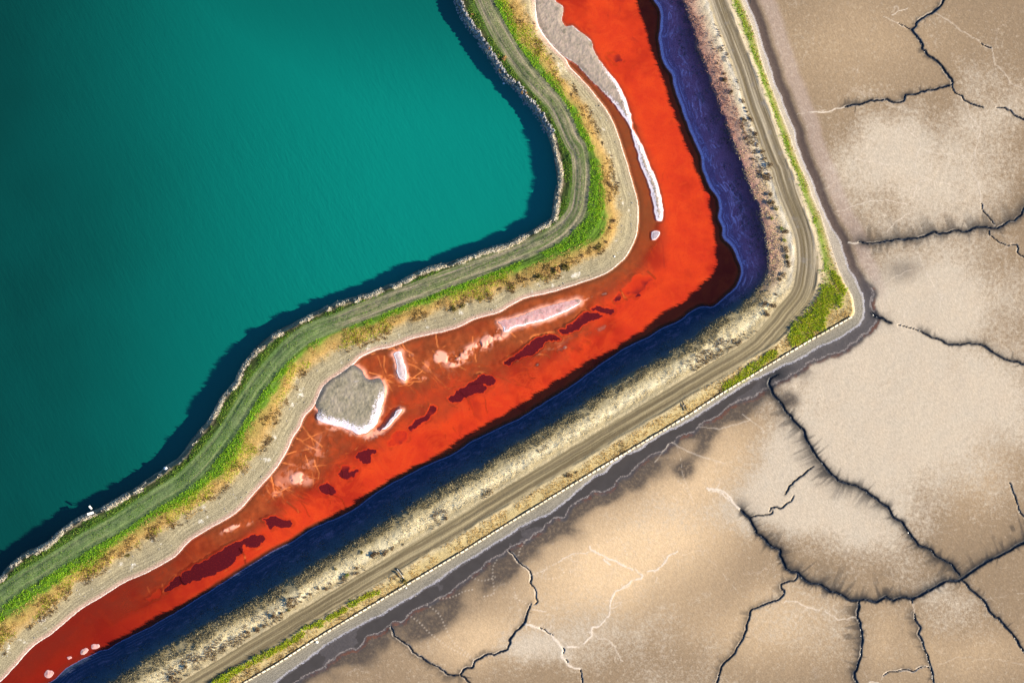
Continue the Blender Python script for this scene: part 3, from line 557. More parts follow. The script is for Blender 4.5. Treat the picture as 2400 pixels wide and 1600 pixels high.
    base = t.mix(t.math('SUBTRACT', .75, t.math('MULTIPLY', road, .5)), base, t.mix(t.ss(n4, .28, .72), (.4,.4,.4), (1.45,1.45,1.45)), 'MULTIPLY')
    t.bump(t.math('ADD', n4, t.math('MULTIPLY', n2, 1.2)), .6, .06)
    return t.col(base, .95, .1)

def mat_bed():
    t = NT('brine_bed_mud')
    n1 = t.noise(.5, 5, .6); s = t.attr('salt'); sc = t.attr('scratch'); d = t.attr('depth'); dB = t.attr('dB')
    base = t.mix(t.ss(n1, .3, .7), (.20,.075,.03), (.34,.13,.05))
    base = t.mix(t.attr('lagoon'), base, t.mix(n1, (.16,.07,.028), (.24,.12,.05)))
    base = t.mix(t.ss(dB, 1.6, .2), base, (.11,.06,.03))
    base = t.mix(sc, base, (.95,.50,.18))
    base = t.mix(t.ss(s, .12, .75), base, (.92,.74,.70))
    base = t.mix(t.ss(d, .9, 1.2), base, (.03,.012,.012))
    return t.col(base, .9, .1)

def mat_mud():
    t = NT('mudflat')
    cr, fr, rm = t.attr('crack'), t.attr('fringe'), t.attr('rim')
    pa, wa, di, sp, mo, pk, no, dD = t.attr('pale'), t.attr('warm'), t.attr('dirt'), t.attr('speck'), t.attr('moat'), t.attr('pinkb'), t.attr('north'), t.attr('dB')
    n1 = t.noise(.25, 5, .6); n2 = t.noise(1.2, 5, .65); n4 = t.noise(4.0, 3, .7)
    base = t.mix(wa, (.19,.130,.075), (.60,.42,.235))
    pp = t.ss(t.math('ADD', pa, t.math('ADD', t.math('MULTIPLY', t.math('SUBTRACT', n2, .5), 1.0), t.math('ADD', t.math('MULTIPLY', t.math('SUBTRACT', n4, .5), .35), t.math('MULTIPLY', t.math('SUBTRACT', n1, .5), .5)))), .20, .92)
    base = t.mix(pp, base, t.mix(n1, (.49,.385,.265), (.45,.38,.28)))
    base = t.mix(t.math('MULTIPLY', t.ss(pk, .1, .9), .55), base, t.mix(n2, (.34,.245,.19), (.42,.325,.27)))
    vor = t.n('ShaderNodeTexVoronoi', feature='DISTANCE_TO_EDGE'); vor.inputs['Scale'].default_value = .075
    wv = t.n('ShaderNodeVectorMath', operation='MULTIPLY_ADD'); nz = t.n('ShaderNodeTexNoise'); nz.inputs['Scale'].default_value = .18; nz.inputs['Detail'].default_value = 6; nz.inputs['Roughness'].default_value = .65
    t.t.links.new(t.pos(), nz.inputs['Vector']); t.t.links.new(nz.outputs['Color'], wv.inputs[0]); wv.inputs[1].default_value = (9, 9, 0); t.t.links.new(t.pos(), wv.inputs[2]); t.t.links.new(wv.outputs[0], vor.inputs['Vector'])
    base = t.mix(t.math('MULTIPLY', t.math('MULTIPLY', t.ss(vor.outputs['Distance'], .022, .004), t.ss(n1, .50, .66)), .16), base, (.66,.54,.41))
    base = t.mix(t.math('MULTIPLY', t.ss(n2, .54, .70), .14), base, (.62,.50,.36))
    base = t.mix(t.math('MULTIPLY', sp, .12), base, (.62,.50,.34))
    base = t.mix(t.math('MULTIPLY', t.ss(di, .1, 1.0), t.ss(n2, .2, .6, .55, .92)), base, (.055,.042,.034))
    base = t.mix(t.math('MULTIPLY', t.ss(mo, .05, .9), t.mix(no, (.9,.9,.9), (.82,.82,.82))), base, t.mix(no, t.mix(n1, (.055,.048,.047), (.085,.075,.072)), (.045,.030,.030)))
    dE = t.attr('dE')
    ee = t.math('ADD', dE, t.math('MULTIPLY', t.math('SUBTRACT', n2, .5), 1.6))
    base = t.mix(t.math('MULTIPLY', t.math('MULTIPLY', t.ss(ee, .05, .35), t.ss(ee, 1.0, .6)), t.ss(n1, .42, .62, .0, .8)), base, (.14,.055,.030))
    base = t.mix(t.math('MULTIPLY', t.math('MULTIPLY', t.ss(ee, -.45, -.2), t.ss(ee, .15, -.05)), t.ss(n4, .35, .6, .0, .55)), base, (.36,.30,.26))
    base = t.mix(t.math('MULTIPLY', fr, .97), base, (.012,.013,.015))
    base = t.mix(t.math('MINIMUM', t.math('MULTIPLY', rm, t.ss(n4, .2, .5, .55, 1.0)), .9), base, (.66,.55,.42))
    base = t.mix(cr, base, (.012,.013,.016))
    # salt crust along the foot of the levee
    e = t.math('ADD', dD, t.math('MULTIPLY', t.math('SUBTRACT', n2, .5), 1.1))
    base = t.mix(t.math('MULTIPLY', t.math('MULTIPLY', t.ss(e, .0, .2), t.ss(e, .5, .25)), t.math('MULTIPLY', t.attr('crust'), t.ss(n4, .35, .6))), base, (.36,.35,.40))
    gs = t.noise(1.0, 4, .65, t.vec(t.math('ADD', t.math('MULTIPLY', t.sep(0), 2.4), t.math('MULTIPLY', t.sep(1), 1.6)), t.math('SUBTRACT', t.math('MULTIPLY', t.sep(1), .7), t.math('MULTIPLY', t.sep(0), .9))))
    base = t.mix(.35, base, t.mix(t.ss(gs, .3, .7), (.62,.62,.62), (1.25,1.25,1.25)), 'MULTIPLY')
    base = t.mix(.4, base, t.mix(t.ss(n4, .25, .75), (.55,.55,.55), (1.25,1.25,1.25)), 'MULTIPLY')
    t.bump(t.math('ADD', n4, t.math('MULTIPLY', n2, 1.2)), .4, .025)
    return t.col(base, t.ss(mo, .2, .9, .92, .5), .25)

M_IN, M_OUT, M_BED, M_MUD = mat_inner(), mat_outer(), mat_bed(), mat_mud()

# ------------------------------------------------------------------ meshes from the grid
def tag(o, label=None, cat=None, group=None, kind=None):
    for k, v in (('label', label), ('category', cat), ('group', group), ('kind', kind)):
        if v: o[k] = v
    return o
def raw_mesh(name, co, faces, mat, attrs=None, smooth=True, n=None):
    """faces: (F, n) int array"""
    me = bpy.data.meshes.new(name); F, k = faces.shape
    me.vertices.add(len(co)); me.vertices.foreach_set('co', np.ascontiguousarray(co, np.float32).ravel())
    me.loops.add(F * k); me.loops.foreach_set('vertex_index', np.ascontiguousarray(faces, np.int32).ravel())
    me.polygons.add(F); me.polygons.foreach_set('loop_start', np.arange(0, F * k, k, dtype=np.int32))
    me.update(calc_edges=True)
    me.polygons.foreach_set('use_smooth', np.full(F, smooth))
    for a, d in (attrs or {}).items():
        at = me.attributes.new(a, 'FLOAT', 'POINT'); at.data.foreach_set('value', np.ascontiguousarray(d, np.float32))
    if mat: me.materials.append(mat)
    return me
def link(name, me, parent=None):
    o = bpy.data.objects.new(name, me); COL.objects.link(o)
    if parent: o.parent = parent
    return o
def grid_mesh(name, cellmask, z, mat, attrs):
    r, c = np.nonzero(cellmask)
    i00 = r * NX + c; quads = np.stack([i00, i00 + 1, i00 + 1 + NX, i00 + NX], 1)
    used, inv = np.unique(quads.ravel(), return_inverse=True)
    co = np.stack([XX.ravel()[used], YY.ravel()[used], np.broadcast_to(z, XX.shape).ravel()[used]], 1)
    return link(name, raw_mesh(name, co, inv.reshape(-1, 4), mat, {k: np.broadcast_to(d, XX.shape).ravel()[used] for k, d in attrs.items()}))
def cells(m): return m[:-1, :-1]

bare = np.clip(.25 + .9 * sstep(700, 900, PXX) + .2 * (N1 - .5), 0, 1)
pinka = sstep(1450, 1250, PXX) * .9 + .1
crust = np.clip(north * sstep(540, 620, PYY) + (1 - north) * .9, 0, 1)
land = SD['A'] > -1.4
inner_c = cells(land & (SD['B'] <= 0.3)); outer_c = cells((SD['C'] >= -0.3) & (SD['D'] <= 0.2))
bed_c = cells((SD['B'] > 0.3) & (SD['C'] < -0.3)); mud_c = cells((SD['D'] > 0.2))
o = grid_mesh('inner_levee', inner_c, Z, M_IN, dict(v=VI, dT=SD['T'], u=ARC['T'] % 500, dB=SD['B'], bare=bare, pink=pinka)); tag(o, 'grassy earth levee with a rutted track around the green pond', kind='structure')
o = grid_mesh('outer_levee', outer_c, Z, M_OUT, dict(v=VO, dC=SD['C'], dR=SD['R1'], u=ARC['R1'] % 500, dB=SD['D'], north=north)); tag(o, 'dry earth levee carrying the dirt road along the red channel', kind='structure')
o = grid_mesh('channel_bed', bed_c, Z, M_BED, dict(salt=salt, scratch=scr, depth=depth, dB=SD['B'], lagoon=lagoon)); tag(o, 'muddy bed under the red brine', kind='structure')
mudflat = grid_mesh('mudflat', mud_c, Z, M_MUD, dict(crack=crackdark, fringe=np.clip(fringe, 0, 1), rim=np.clip(rim, 0, 1.1), pale=pale, warm=warm, dirt=dirt, speck=speck, moat=moat, pinkb=pinkb, north=north, dB=SD['D'], crust=crust, dE=np.where(north < .4, SD['E'], 9)))
tag(mudflat, 'pale tan mudflat split by dark drainage cracks', kind='structure')

# wet channels lying in the cracks
t = NT('wet_crack_mud'); t.col(t.mix(t.ss(t.noise(2.5, 3), .45, .65), (.006,.008,.011), (.03,.034,.04)), .3, .5); M_CRK = t.m
for P, half in CHANNELS:
    d = np.gradient(P, axis=0); d /= np.hypot(d[:, 0], d[:, 1])[:, None] + 1e-9; nn = np.stack([-d[:, 1], d[:, 0]], 1)
    h = np.maximum(half, .06)[:, None]; k = len(P)
    co = np.zeros((3 * k, 3)); co[0::3, :2] = P + nn * h; co[1::3, :2] = P; co[2::3, :2] = P - nn * h
    ix = np.clip(np.searchsorted(GX, P[:, 0]), 0, NX - 1); iy = np.clip(np.searchsorted(GY, P[:, 1]), 0, NY - 1)
    base = np.minimum(Zmud[iy, ix], ZM - .1)
    co[0::3, 2] = base + .14; co[2::3, 2] = base + .14; co[1::3, 2] = base + .06
    i = np.arange(k - 1) * 3
    f = np.vstack([np.stack([i + 1, i, i + 3, i + 4], 1)[:, ::-1], np.stack([i + 2, i + 1, i + 4, i + 5], 1)[:, ::-1]])
    link('drainage_channel', raw_mesh('drainage_channel', co, f, M_CRK), mudflat)

# ------------------------------------------------------------------ water sheets
def mat_pond():
    t = NT('green_pond_water')
    p = t.n('ShaderNodeMapping'); p.inputs['Rotation'].default_value = (0, 0, math.radians(-30)); t.t.links.new(t.pos(), p.inputs[0])
    q = t.n('ShaderNodeMapping'); q.inputs['Scale'].default_value = (1.0, .28, 1.0); t.t.links.new(p.outputs[0], q.inputs[0])
    w1 = t.noise(1.5, 3, .55, q.outputs[0], .3); w2 = t.noise(.35, 3, .5, q.outputs[0]); w3 = t.noise(.03, 2)
    vg = t.attr('vignette')
    base = t.mix(vg, (.0, .155, .116), (.0, .034, .027))
    base = t.mix(t.math('MULTIPLY', t.ss(w3, .3, .7), .10), base, (.0, .13, .105))
    t.bump(t.math('MULTIPLY', t.math('ADD', t.math('MULTIPLY', w1, .8), w2), t.ss(t.noise(.02, 3, .55), .35, .65, .45, 1.25)), .42, .13)
    return t.col(base, .28, .35)
PC = cells(SD['A'] < 0.4)
dl = np.clip(np.maximum(sstep(1000, -60, PXX) * 1.0, .55 * sstep(330, -60, PYY)) + .06 * (N3 - .5), 0, 1)  # vignette painted into the pond colour, darker towards the left and top
pr, pc = np.nonzero(PC[::1, ::1])
# the sheet is flat: a coarse copy of the grid is enough
def coarse_sheet(name, mask, z, mat, attrs, k):
    ys = np.arange(0, NY, k); xs = np.arange(0, NX, k); sub = lambda a: a[np.ix_(ys, xs)]
    cm = sub(mask); cm = cm | np.roll(cm, 1, 0) | np.roll(cm, -1, 0) | np.roll(cm, 1, 1) | np.roll(cm, -1, 1)
    X, Y = sub(XX), sub(YY); nx = len(xs); r, c = np.nonzero(cm[:-1, :-1]); i = r * nx + c
    q = np.stack([i, i + 1, i + 1 + nx, i + nx], 1); used, inv = np.unique(q.ravel(), return_inverse=True)
    co = np.stack([X.ravel()[used], Y.ravel()[used], np.full(len(used), z)], 1)
    return link(name, raw_mesh(name, co, inv.reshape(-1, 4), mat, {a: sub(d).ravel()[used] for a, d in attrs.items()}))
POND_Z = 0.5
o = coarse_sheet('pond_water', SD['A'] < 0.2, POND_Z, mat_pond(), dict(vignette=dl), 6)
tag(o, 'rippled teal green pond water', kind='structure')

def mat_brine():
    t = NT('red_brine')
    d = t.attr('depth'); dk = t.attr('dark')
    n1 = t.noise(.16, 5, .6); n2 = t.noise(.8, 5, .65); n4 = t.noise(3.2, 3, .6)
    dd = t.math('ADD', d, t.math('MULTIPLY', t.math('SUBTRACT', n2, .5), .28))
    base = t.ramp(t.math('DIVIDE', dd, 2.2), [(0.0, (.19,.07,.03)), (.08, (.26,.06,.022)), (.20, (.36,.048,.014)), (.36, (.52,.036,.008)), (.45, (.46,.026,.008)), (.60, (.10,.009,.014)), (1.0, (.05,.005,.012))])
    base = t.mix(t.math('MULTIPLY', t.ss(n1, .35, .72), .5), base, t.mix(t.ss(d, .3, .8), (.24,.040,.016), (.64,.058,.008)))
    n5 = t.noise(.07, 4, .6)
    base = t.mix(t.math('MULTIPLY', t.ss(n5, .46, .66), .75), base, (.31,.015,.005))
    base = t.mix(t.math('MULTIPLY', t.ss(d, 1.0, 1.25), .95), base, (.085,.006,.009))
    sw = t.noise(.12, 6, .62, None, 2.2)
    base = t.mix(t.math('MULTIPLY', t.math('MULTIPLY', t.ss(sw, .50, .58), t.ss(sw, .66, .60)), t.ss(d, 1.0, .8, .0, .35)), base, (.60,.060,.010))
    base = t.mix(t.math('MULTIPLY', t.ss(sw, .42, .30), t.ss(d, 1.0, .8, .0, .40)), base, (.24,.018,.008))
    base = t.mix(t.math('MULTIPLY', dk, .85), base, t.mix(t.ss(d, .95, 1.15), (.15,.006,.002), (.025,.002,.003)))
    base = t.mix(t.math('MULTIPLY', t.ss(n4, .5, .72), .30), base, (.30,.02,.01))
    t.col(base, .25, .16)
    t.bump(t.math('ADD', n4, n2), .25, .02)
    tr = t.n('ShaderNodeBsdfTransparent'); tr.inputs[0].default_value = (1.0, .74, .62, 1)
    mx = t.n('ShaderNodeMixShader')
    op = t.math('SUBTRACT', t.ss(d, .0, .75, .18, .93), t.math('MULTIPLY', t.math('MAXIMUM', t.attr('salt'), t.math('MULTIPLY', t.attr('scratch'), .55)), .95))
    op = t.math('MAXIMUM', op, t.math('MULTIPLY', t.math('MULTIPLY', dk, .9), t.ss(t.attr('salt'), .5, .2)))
    t.t.links.new(t.math('MAXIMUM', op, .08), mx.inputs[0]); t.t.links.new(tr.outputs[0], mx.inputs[1]); t.t.links.new(t.b.outputs[0], mx.inputs[2])
    t.t.links.new(mx.outputs[0], t.o.inputs[0])
    return t.m
vign_left = np.clip(sstep(720, 180, PXX), 0, 1)  # vignette falloff painted into the brine colour, darker towards the left
o = grid_mesh('brine_water', cells((SD['B'] > -0.8) & (SD['C'] < 0.8)), 0.0, mat_brine(), dict(depth=depth, salt=salt, scratch=scr, dark=vign_left))
tag(o, 'bright red orange brine in the bent channel', kind='structure')

t = NT('ditch_water'); t.col(t.mix(t.noise(.5, 4), (.040,.034,.030), (.062,.054,.049)), .3, .22); t.bump(t.noise(1.2, 3), .3, .03)
o = grid_mesh('ditch_water', cells((SD['D'] > 0.1) & (SD['E'] < -0.25 - 2.5 * sstep(1690, 1800, PXX)) & (PXX < 1800)), ZM - .05, t.m, {})
tag(o, 'shallow grey water in the ditch below the plank wall', kind='structure')

# ------------------------------------------------------------------ grass, reeds, stones (uncountable)
def pick(prob):
    """random land points, prob = expected count per 0.04 m2 cell"""
    m = rng.random(prob.shape) < prob
    m &= (np.abs(XX) < 126) & (np.abs(YY) < 86)
    r, c = np.nonzero(m); j = rng.random((2, len(r)))
    return XX[r, c] + (j[0] - .5) * .2, YY[r, c] + (j[1] - .5) * .2, Z[r, c], r, c
def tufts(name, prob, hgt, spread, wid, blades, mat, label, lean=(0, 0)):
    x, y, z, r, c = pick(prob); n = len(x)
    co = np.zeros((n * blades * 3, 3), np.float32); rd = np.repeat(rng.random(n), blades * 3)
    sc = rng.uniform(.55, 1.25, n)
    for b in range(blades):
        a = rng.uniform(0, 2 * math.pi, n); h = hgt * sc * rng.uniform(.6, 1.1, n); s_ = spread * sc * rng.uniform(.4, 1.2, n)
        px, py = -np.sin(a) * wid * sc, np.cos(a) * wid * sc
        bx, by = x + np.cos(a) * .05, y + np.sin(a) * .05
        k = slice(b * 3, None, blades * 3); k1 = slice(b * 3 + 1, None, blades * 3); k2 = slice(b * 3 + 2, None, blades * 3)
        co[k] = np.stack([bx + px, by + py, z - .03], 1); co[k1] = np.stack([bx - px, by - py, z - .03], 1)
        co[k2] = np.stack([x + np.cos(a) * s_ + lean[0] * h, y + np.sin(a) * s_ + lean[1] * h, z + h], 1)
    o = link(name, raw_mesh(name, co, np.arange(len(co)).reshape(-1, 3), mat, dict(rnd=rd), False))
    return tag(o, label, kind='stuff')
def mat_leaf(name, cols, rough=.7):
    t = NT(name); f = t.math('ADD', t.math('MULTIPLY', t.attr('rnd'), .7), t.math('MULTIPLY', t.noise(.25, 3), .5))
    base = t.ramp(t.math('SUBTRACT', f, .1), [(i / (len(cols) - 1), c) for i, c in enumerate(cols)])
    t.col(base, rough, .15)
    tl = t.n('ShaderNodeBsdfTranslucent'); t.t.links.new(base, tl.inputs[0]); mx = t.n('ShaderNodeMixShader'); mx.inputs[0].default_value = .3
    t.t.links.new(t.b.outputs[0], mx.inputs[1]); t.t.links.new(tl.outputs[0], mx.inputs[2]); t.t.links.new(mx.outputs[0], t.o.inputs[0])
    return t.m
M_GRN = mat_leaf('green_grass', [(.10,.24,.015), (.20,.44,.02), (.32,.54,.02), (.48,.60,.04)])
M_DKG = mat_leaf('dull_green_grass', [(.05,.13,.02), (.13,.28,.03), (.24,.36,.04), (.36,.34,.10)])
M_YEL = mat_leaf('yellow_green_grass', [(.14,.25,.01), (.30,.42,.015), (.46,.50,.02), (.52,.42,.06)])
M_DRY = mat_leaf('dry_grass', [(.34,.22,.06), (.52,.34,.10), (.66,.48,.18), (.42,.19,.05)])
M_PAL = mat_leaf('pale_dry_grass', [(.46,.37,.19), (.66,.54,.30), (.80,.68,.41), (.42,.33,.18)])
M_RED = mat_leaf('reddish_dry_grass', [(.46,.24,.17), (.56,.32,.23), (.44,.26,.18), (.62,.44,.31)])
M_REED = mat_leaf('dry_reed', [(.74,.62,.44), (.85,.74,.56), (.9,.82,.65), (.6,.5,.36)])
M_BRN = mat_leaf('brown_weed', [(.05,.03,.015), (.12,.07,.03), (.24,.14,.05), (.16,.13,.03)])

cl1 = fbm(XX, YY, 2.2, 3, 51); cl2 = fbm(XX, YY, 7.0, 3, 52); cl3 = fbm(XX, YY, 1.0, 2, 53)
dA, dT = SD['A'], SD['T']
rocky = sstep(330, 300, PYY) * (PXX > 1000)                       # stone-faced reach of the pond bank
onin = land & (SD['B'] < 0)
reedw = np.where(rocky > .5, .0, .85) + 1.1 * (cl1 - .5)
tufts('reeds', 1.0 * ((dA > -.25) & (dA < reedw) & onin) * sstep(.36, .52, cl1 + .12 * sstep(600, 1300, PXX)) * sstep(.28, .4, cl2), .55, .36, .055, 5, M_REED, 'pale dry reeds fringing the green pond')
offtrack = (np.abs(dT) > 2.1)
tufts('green_grass', .75 * ((VI > .22) & (VI < 1.0) & offtrack & onin & (dA > 1.1)) * sstep(.28, .5, cl1) , .28, .26, .055, 4, M_DKG, 'short dull green grass between reeds and track')
gb = ((VI > 1.35 + .5 * (cl2 - .5)) & (VI < 2.0 + 1.1 * (cl2 - .5) + .4 * (cl1 - .5)) & offtrack & onin)
tufts('green_grass', .75 * gb * sstep(.2, .4, cl1), .34, .28, .055, 4, M_GRN, 'bright green grass on the outer shoulder of the levee track')
tufts('green_grass', .30 * ((np.abs(dT) < .75) & onin & (VI > 0)) * sstep(.35, .6, cl1) + .16 * ((np.abs(dT) < 2.2) & onin & (VI > 0)) * sstep(800, 640, PXX) * sstep(.3, .6, cl1), .18, .20, .045, 3, M_DKG, 'thin grass strip between the wheel ruts')
dryb = ((VI > 1.85) & (VI < 3.05 + .6 * (cl2 - .5)) & onin)
tufts('dry_grass', .50 * dryb * sstep(.35, .55, cl1), .32, .26, .05, 4, M_DRY, 'golden dry grass on the slope towards the red brine')
tufts('weeds', .55 * ((VI > 2.2) & (VI < 3.2 + .7 * (cl2 - .5)) & onin) * sstep(.52, .62, cl1) * sstep(.35, .5, cl3), .42, .28, .06, 4, M_BRN, 'dark brown weeds scattered along the levee foot')
tufts('yellow_grass', .5 * ((VI > 1.95) & (VI < 2.9) & onin) * sstep(.45, .6, cl2) * sstep(1350, 1250, PXX), .34, .28, .05, 4, M_YEL, 'yellow green grass mixed into the dry slope')
# outer levee
onout = (SD['C'] > 0) & (SD['D'] < 0)
M_OLV = mat_leaf('olive_dry_grass', [(.17,.14,.075), (.27,.225,.125), (.38,.32,.18), (.22,.18,.09)])
tufts('dry_grass', .60 * ((VO > .88) & (VO < 1.30 + .5 * (cl2 - .5)) & onout) * (1 - north) * sstep(.22, .45, cl1), .46, .30, .06, 4, M_OLV, 'olive straw grass on the crest of the shaded bank')
tufts('dry_grass', .34 * ((VO > 1.25) & (VO < 1.85) & onout) * (1 - north) * sstep(.30, .55, cl1), .24, .24, .05, 4, M_PAL, 'pale straw grass between the crest and the dirt road')
tufts('dry_grass', .45 * ((VO > .93) & (VO < 1.6) & onout) * north * sstep(.25, .5, cl1) * (PYY < 330), .30, .22, .05, 4, M_RED, 'reddish dry grass on the shoulder of the upper arm')
tufts('dry_grass', .40 * ((VO > .95) & (VO < 1.7) & onout) * sstep(300, 380, PYY) * north * sstep(.25, .5, cl1), .30, .22, .05, 4, M_PAL, 'bleached grass tufts inside the bend of the road')
tufts('dark_weeds', .30 * ((VO > .45) & (VO < .97) & onout) * sstep(.45, .6, cl1), .30, .24, .05, 4, mat_leaf('shaded_weed', [(.06,.07,.05), (.12,.13,.10), (.2,.2,.16), (.1,.1,.09)]), 'sparse weeds on the shaded bank above the brine')
tufts('dry_grass', .45 * ((VO > 3.15) & (VO < 3.97) & onout) * (1 - north) * sstep(.35, .55, cl1), .32, .24, .05, 4, M_DRY, 'golden dry grass between the road and the plank wall')
tufts('weeds', .35 * ((VO > 3.3) & (VO < 3.97) & onout) * (1 - north) * sstep(.56, .66, cl2) * sstep(.4, .55, cl3), .38, .26, .06, 4, M_BRN, 'dark weeds along the top of the plank wall')
gs = np.exp(-((VO - 3.55 - .35 * (cl2 - .5)) / .22) ** 2) * north * sstep(520, 400, PYY) * sstep(.25, .45, cl2) + np.exp(-((VO - 3.45) / .2) ** 2) * north * sstep(420, 540, PYY) * .8
gp = np.zeros_like(gs)
for pts, w in [([(1868,790),(1905,755),(1930,715),(1945,690)], 26), ([(1700,905),(1740,880),(1790,845),(1812,830)], 11), ([(507,1600),(560,1568),(640,1525),(708,1486)], 9), ([(716,1470),(754,1458)], 7), ([(772,1448),(810,1427)], 7), ([(822,1418),(850,1402),(886,1386)], 7), ([(1955,640),(1975,680)], 10)]:
    D, _, _, sl = line_field(spline(W2(pts, 4), .5), 4.0); put_max(gp, sl, sstep(1.15, .6, D / (w * PX) * (.35 + 1.3 * cl1[sl])) * (D < 2.0 * w * PX) * (D < 3.9))
tufts('yellow_grass', .8 * onout * gp, .55, .34, .07, 5, M_YEL, 'lush yellow green weeds beside the dirt road')
tufts('green_grass', .6 * onout * (VO > 3.1) * (VO < 3.98) * np.clip(gs, 0, 1) * sstep(.3, .5, cl1), .38, .30, .06, 4, mat_leaf('verge_grass', [(.10,.22,.01), (.20,.36,.012), (.34,.46,.02), (.42,.40,.05)]), 'green strip along the outer edge of the upper road')
tufts('dry_grass', .25 * onout * ((VO > 3.55) & (VO < 4.0)) * north * sstep(.35, .6, cl1), .26, .22, .05, 4, M_DRY, 'dry grass on the outer edge of the upper road')
tufts('weeds', .5 * ((VO > 1.45) & (VO < 1.97) & onout) * sstep(.50, .62, cl2) * sstep(.35, .55, cl3), .36, .28, .06, 4, M_BRN, 'brown weeds along the inner edge of the dirt road')

# broken stone on the pond bank
def stones(name, prob, size, mat, label, dz=0.0):
    x, y, z, r, c = pick(prob); n = len(x)
    ico = np.array([(0,0,1),(.89,0,.45),(.28,.85,.45),(-.72,.53,.45),(-.72,-.53,.45),(.28,-.85,.45),(.6,.5,-.4),(-.5,.6,-.4),(-.6,-.5,-.4),(.5,-.6,-.4)])
    fc = np.array([(0,1,2),(0,2,3),(0,3,4),(0,4,5),(0,5,1),(1,6,2),(2,6,7),(2,7,3),(3,7,8),(3,8,4),(4,8,9),(4,9,5),(5,9,1),(1,9,6)])
    s_ = size * rng.uniform(.5, 1.5, n); a = rng.uniform(0, 6.28, n)
    v = ico[None] * rng.uniform(.65, 1.25, (n, 10, 3)) * s_[:, None, None] * np.array([1.25, .85, .75])
    ca, sa = np.cos(a)[:, None], np.sin(a)[:, None]
    co = np.stack([v[..., 0] * ca - v[..., 1] * sa + x[:, None], v[..., 0] * sa + v[..., 1] * ca + y[:, None], v[..., 2] + (np.maximum(z, POND_Z - .1) + dz)[:, None]], -1).reshape(-1, 3)
    f = (fc[None] + 10 * np.arange(n)[:, None, None]).reshape(-1, 3)
    return tag(link(name, raw_mesh(name, co, f, mat, dict(rnd=np.repeat(rng.random(n), 10)), False)), label, kind='stuff')
def mat_stone(name, cols):
    t = NT(name); t.col(t.mix(t.noise(6, 3), t.ramp(t.attr('rnd'), [(i / (len(cols) - 1), c) for i, c in enumerate(cols)]), (.2,.18,.16)), .9, .2); return t.m
M_STN = mat_stone('riprap_stone', [(.22,.21,.2), (.45,.43,.4), (.6,.56,.5), (.4,.33,.26)])
stones('riprap', .42 * ((dA > -1.0) & (dA < 1.0 + .8 * (cl1 - .5))) * rocky, .22, M_STN, 'broken grey stones lining the top reach of the pond bank')
stones('riprap', .10 * ((dA > -.7) & (dA < .2)) * (1 - rocky), .14, mat_stone('dark_riprap_stone', [(.08,.075,.07), (.16,.15,.135), (.24,.22,.19), (.12,.1,.08)]), 'stones at the waterline under the reeds')
stones('pebbles', .006 * ((VI > 3.05) & (VI < 3.8) & onin), .11, M_STN, 'pebbles strewn on the bare shore')

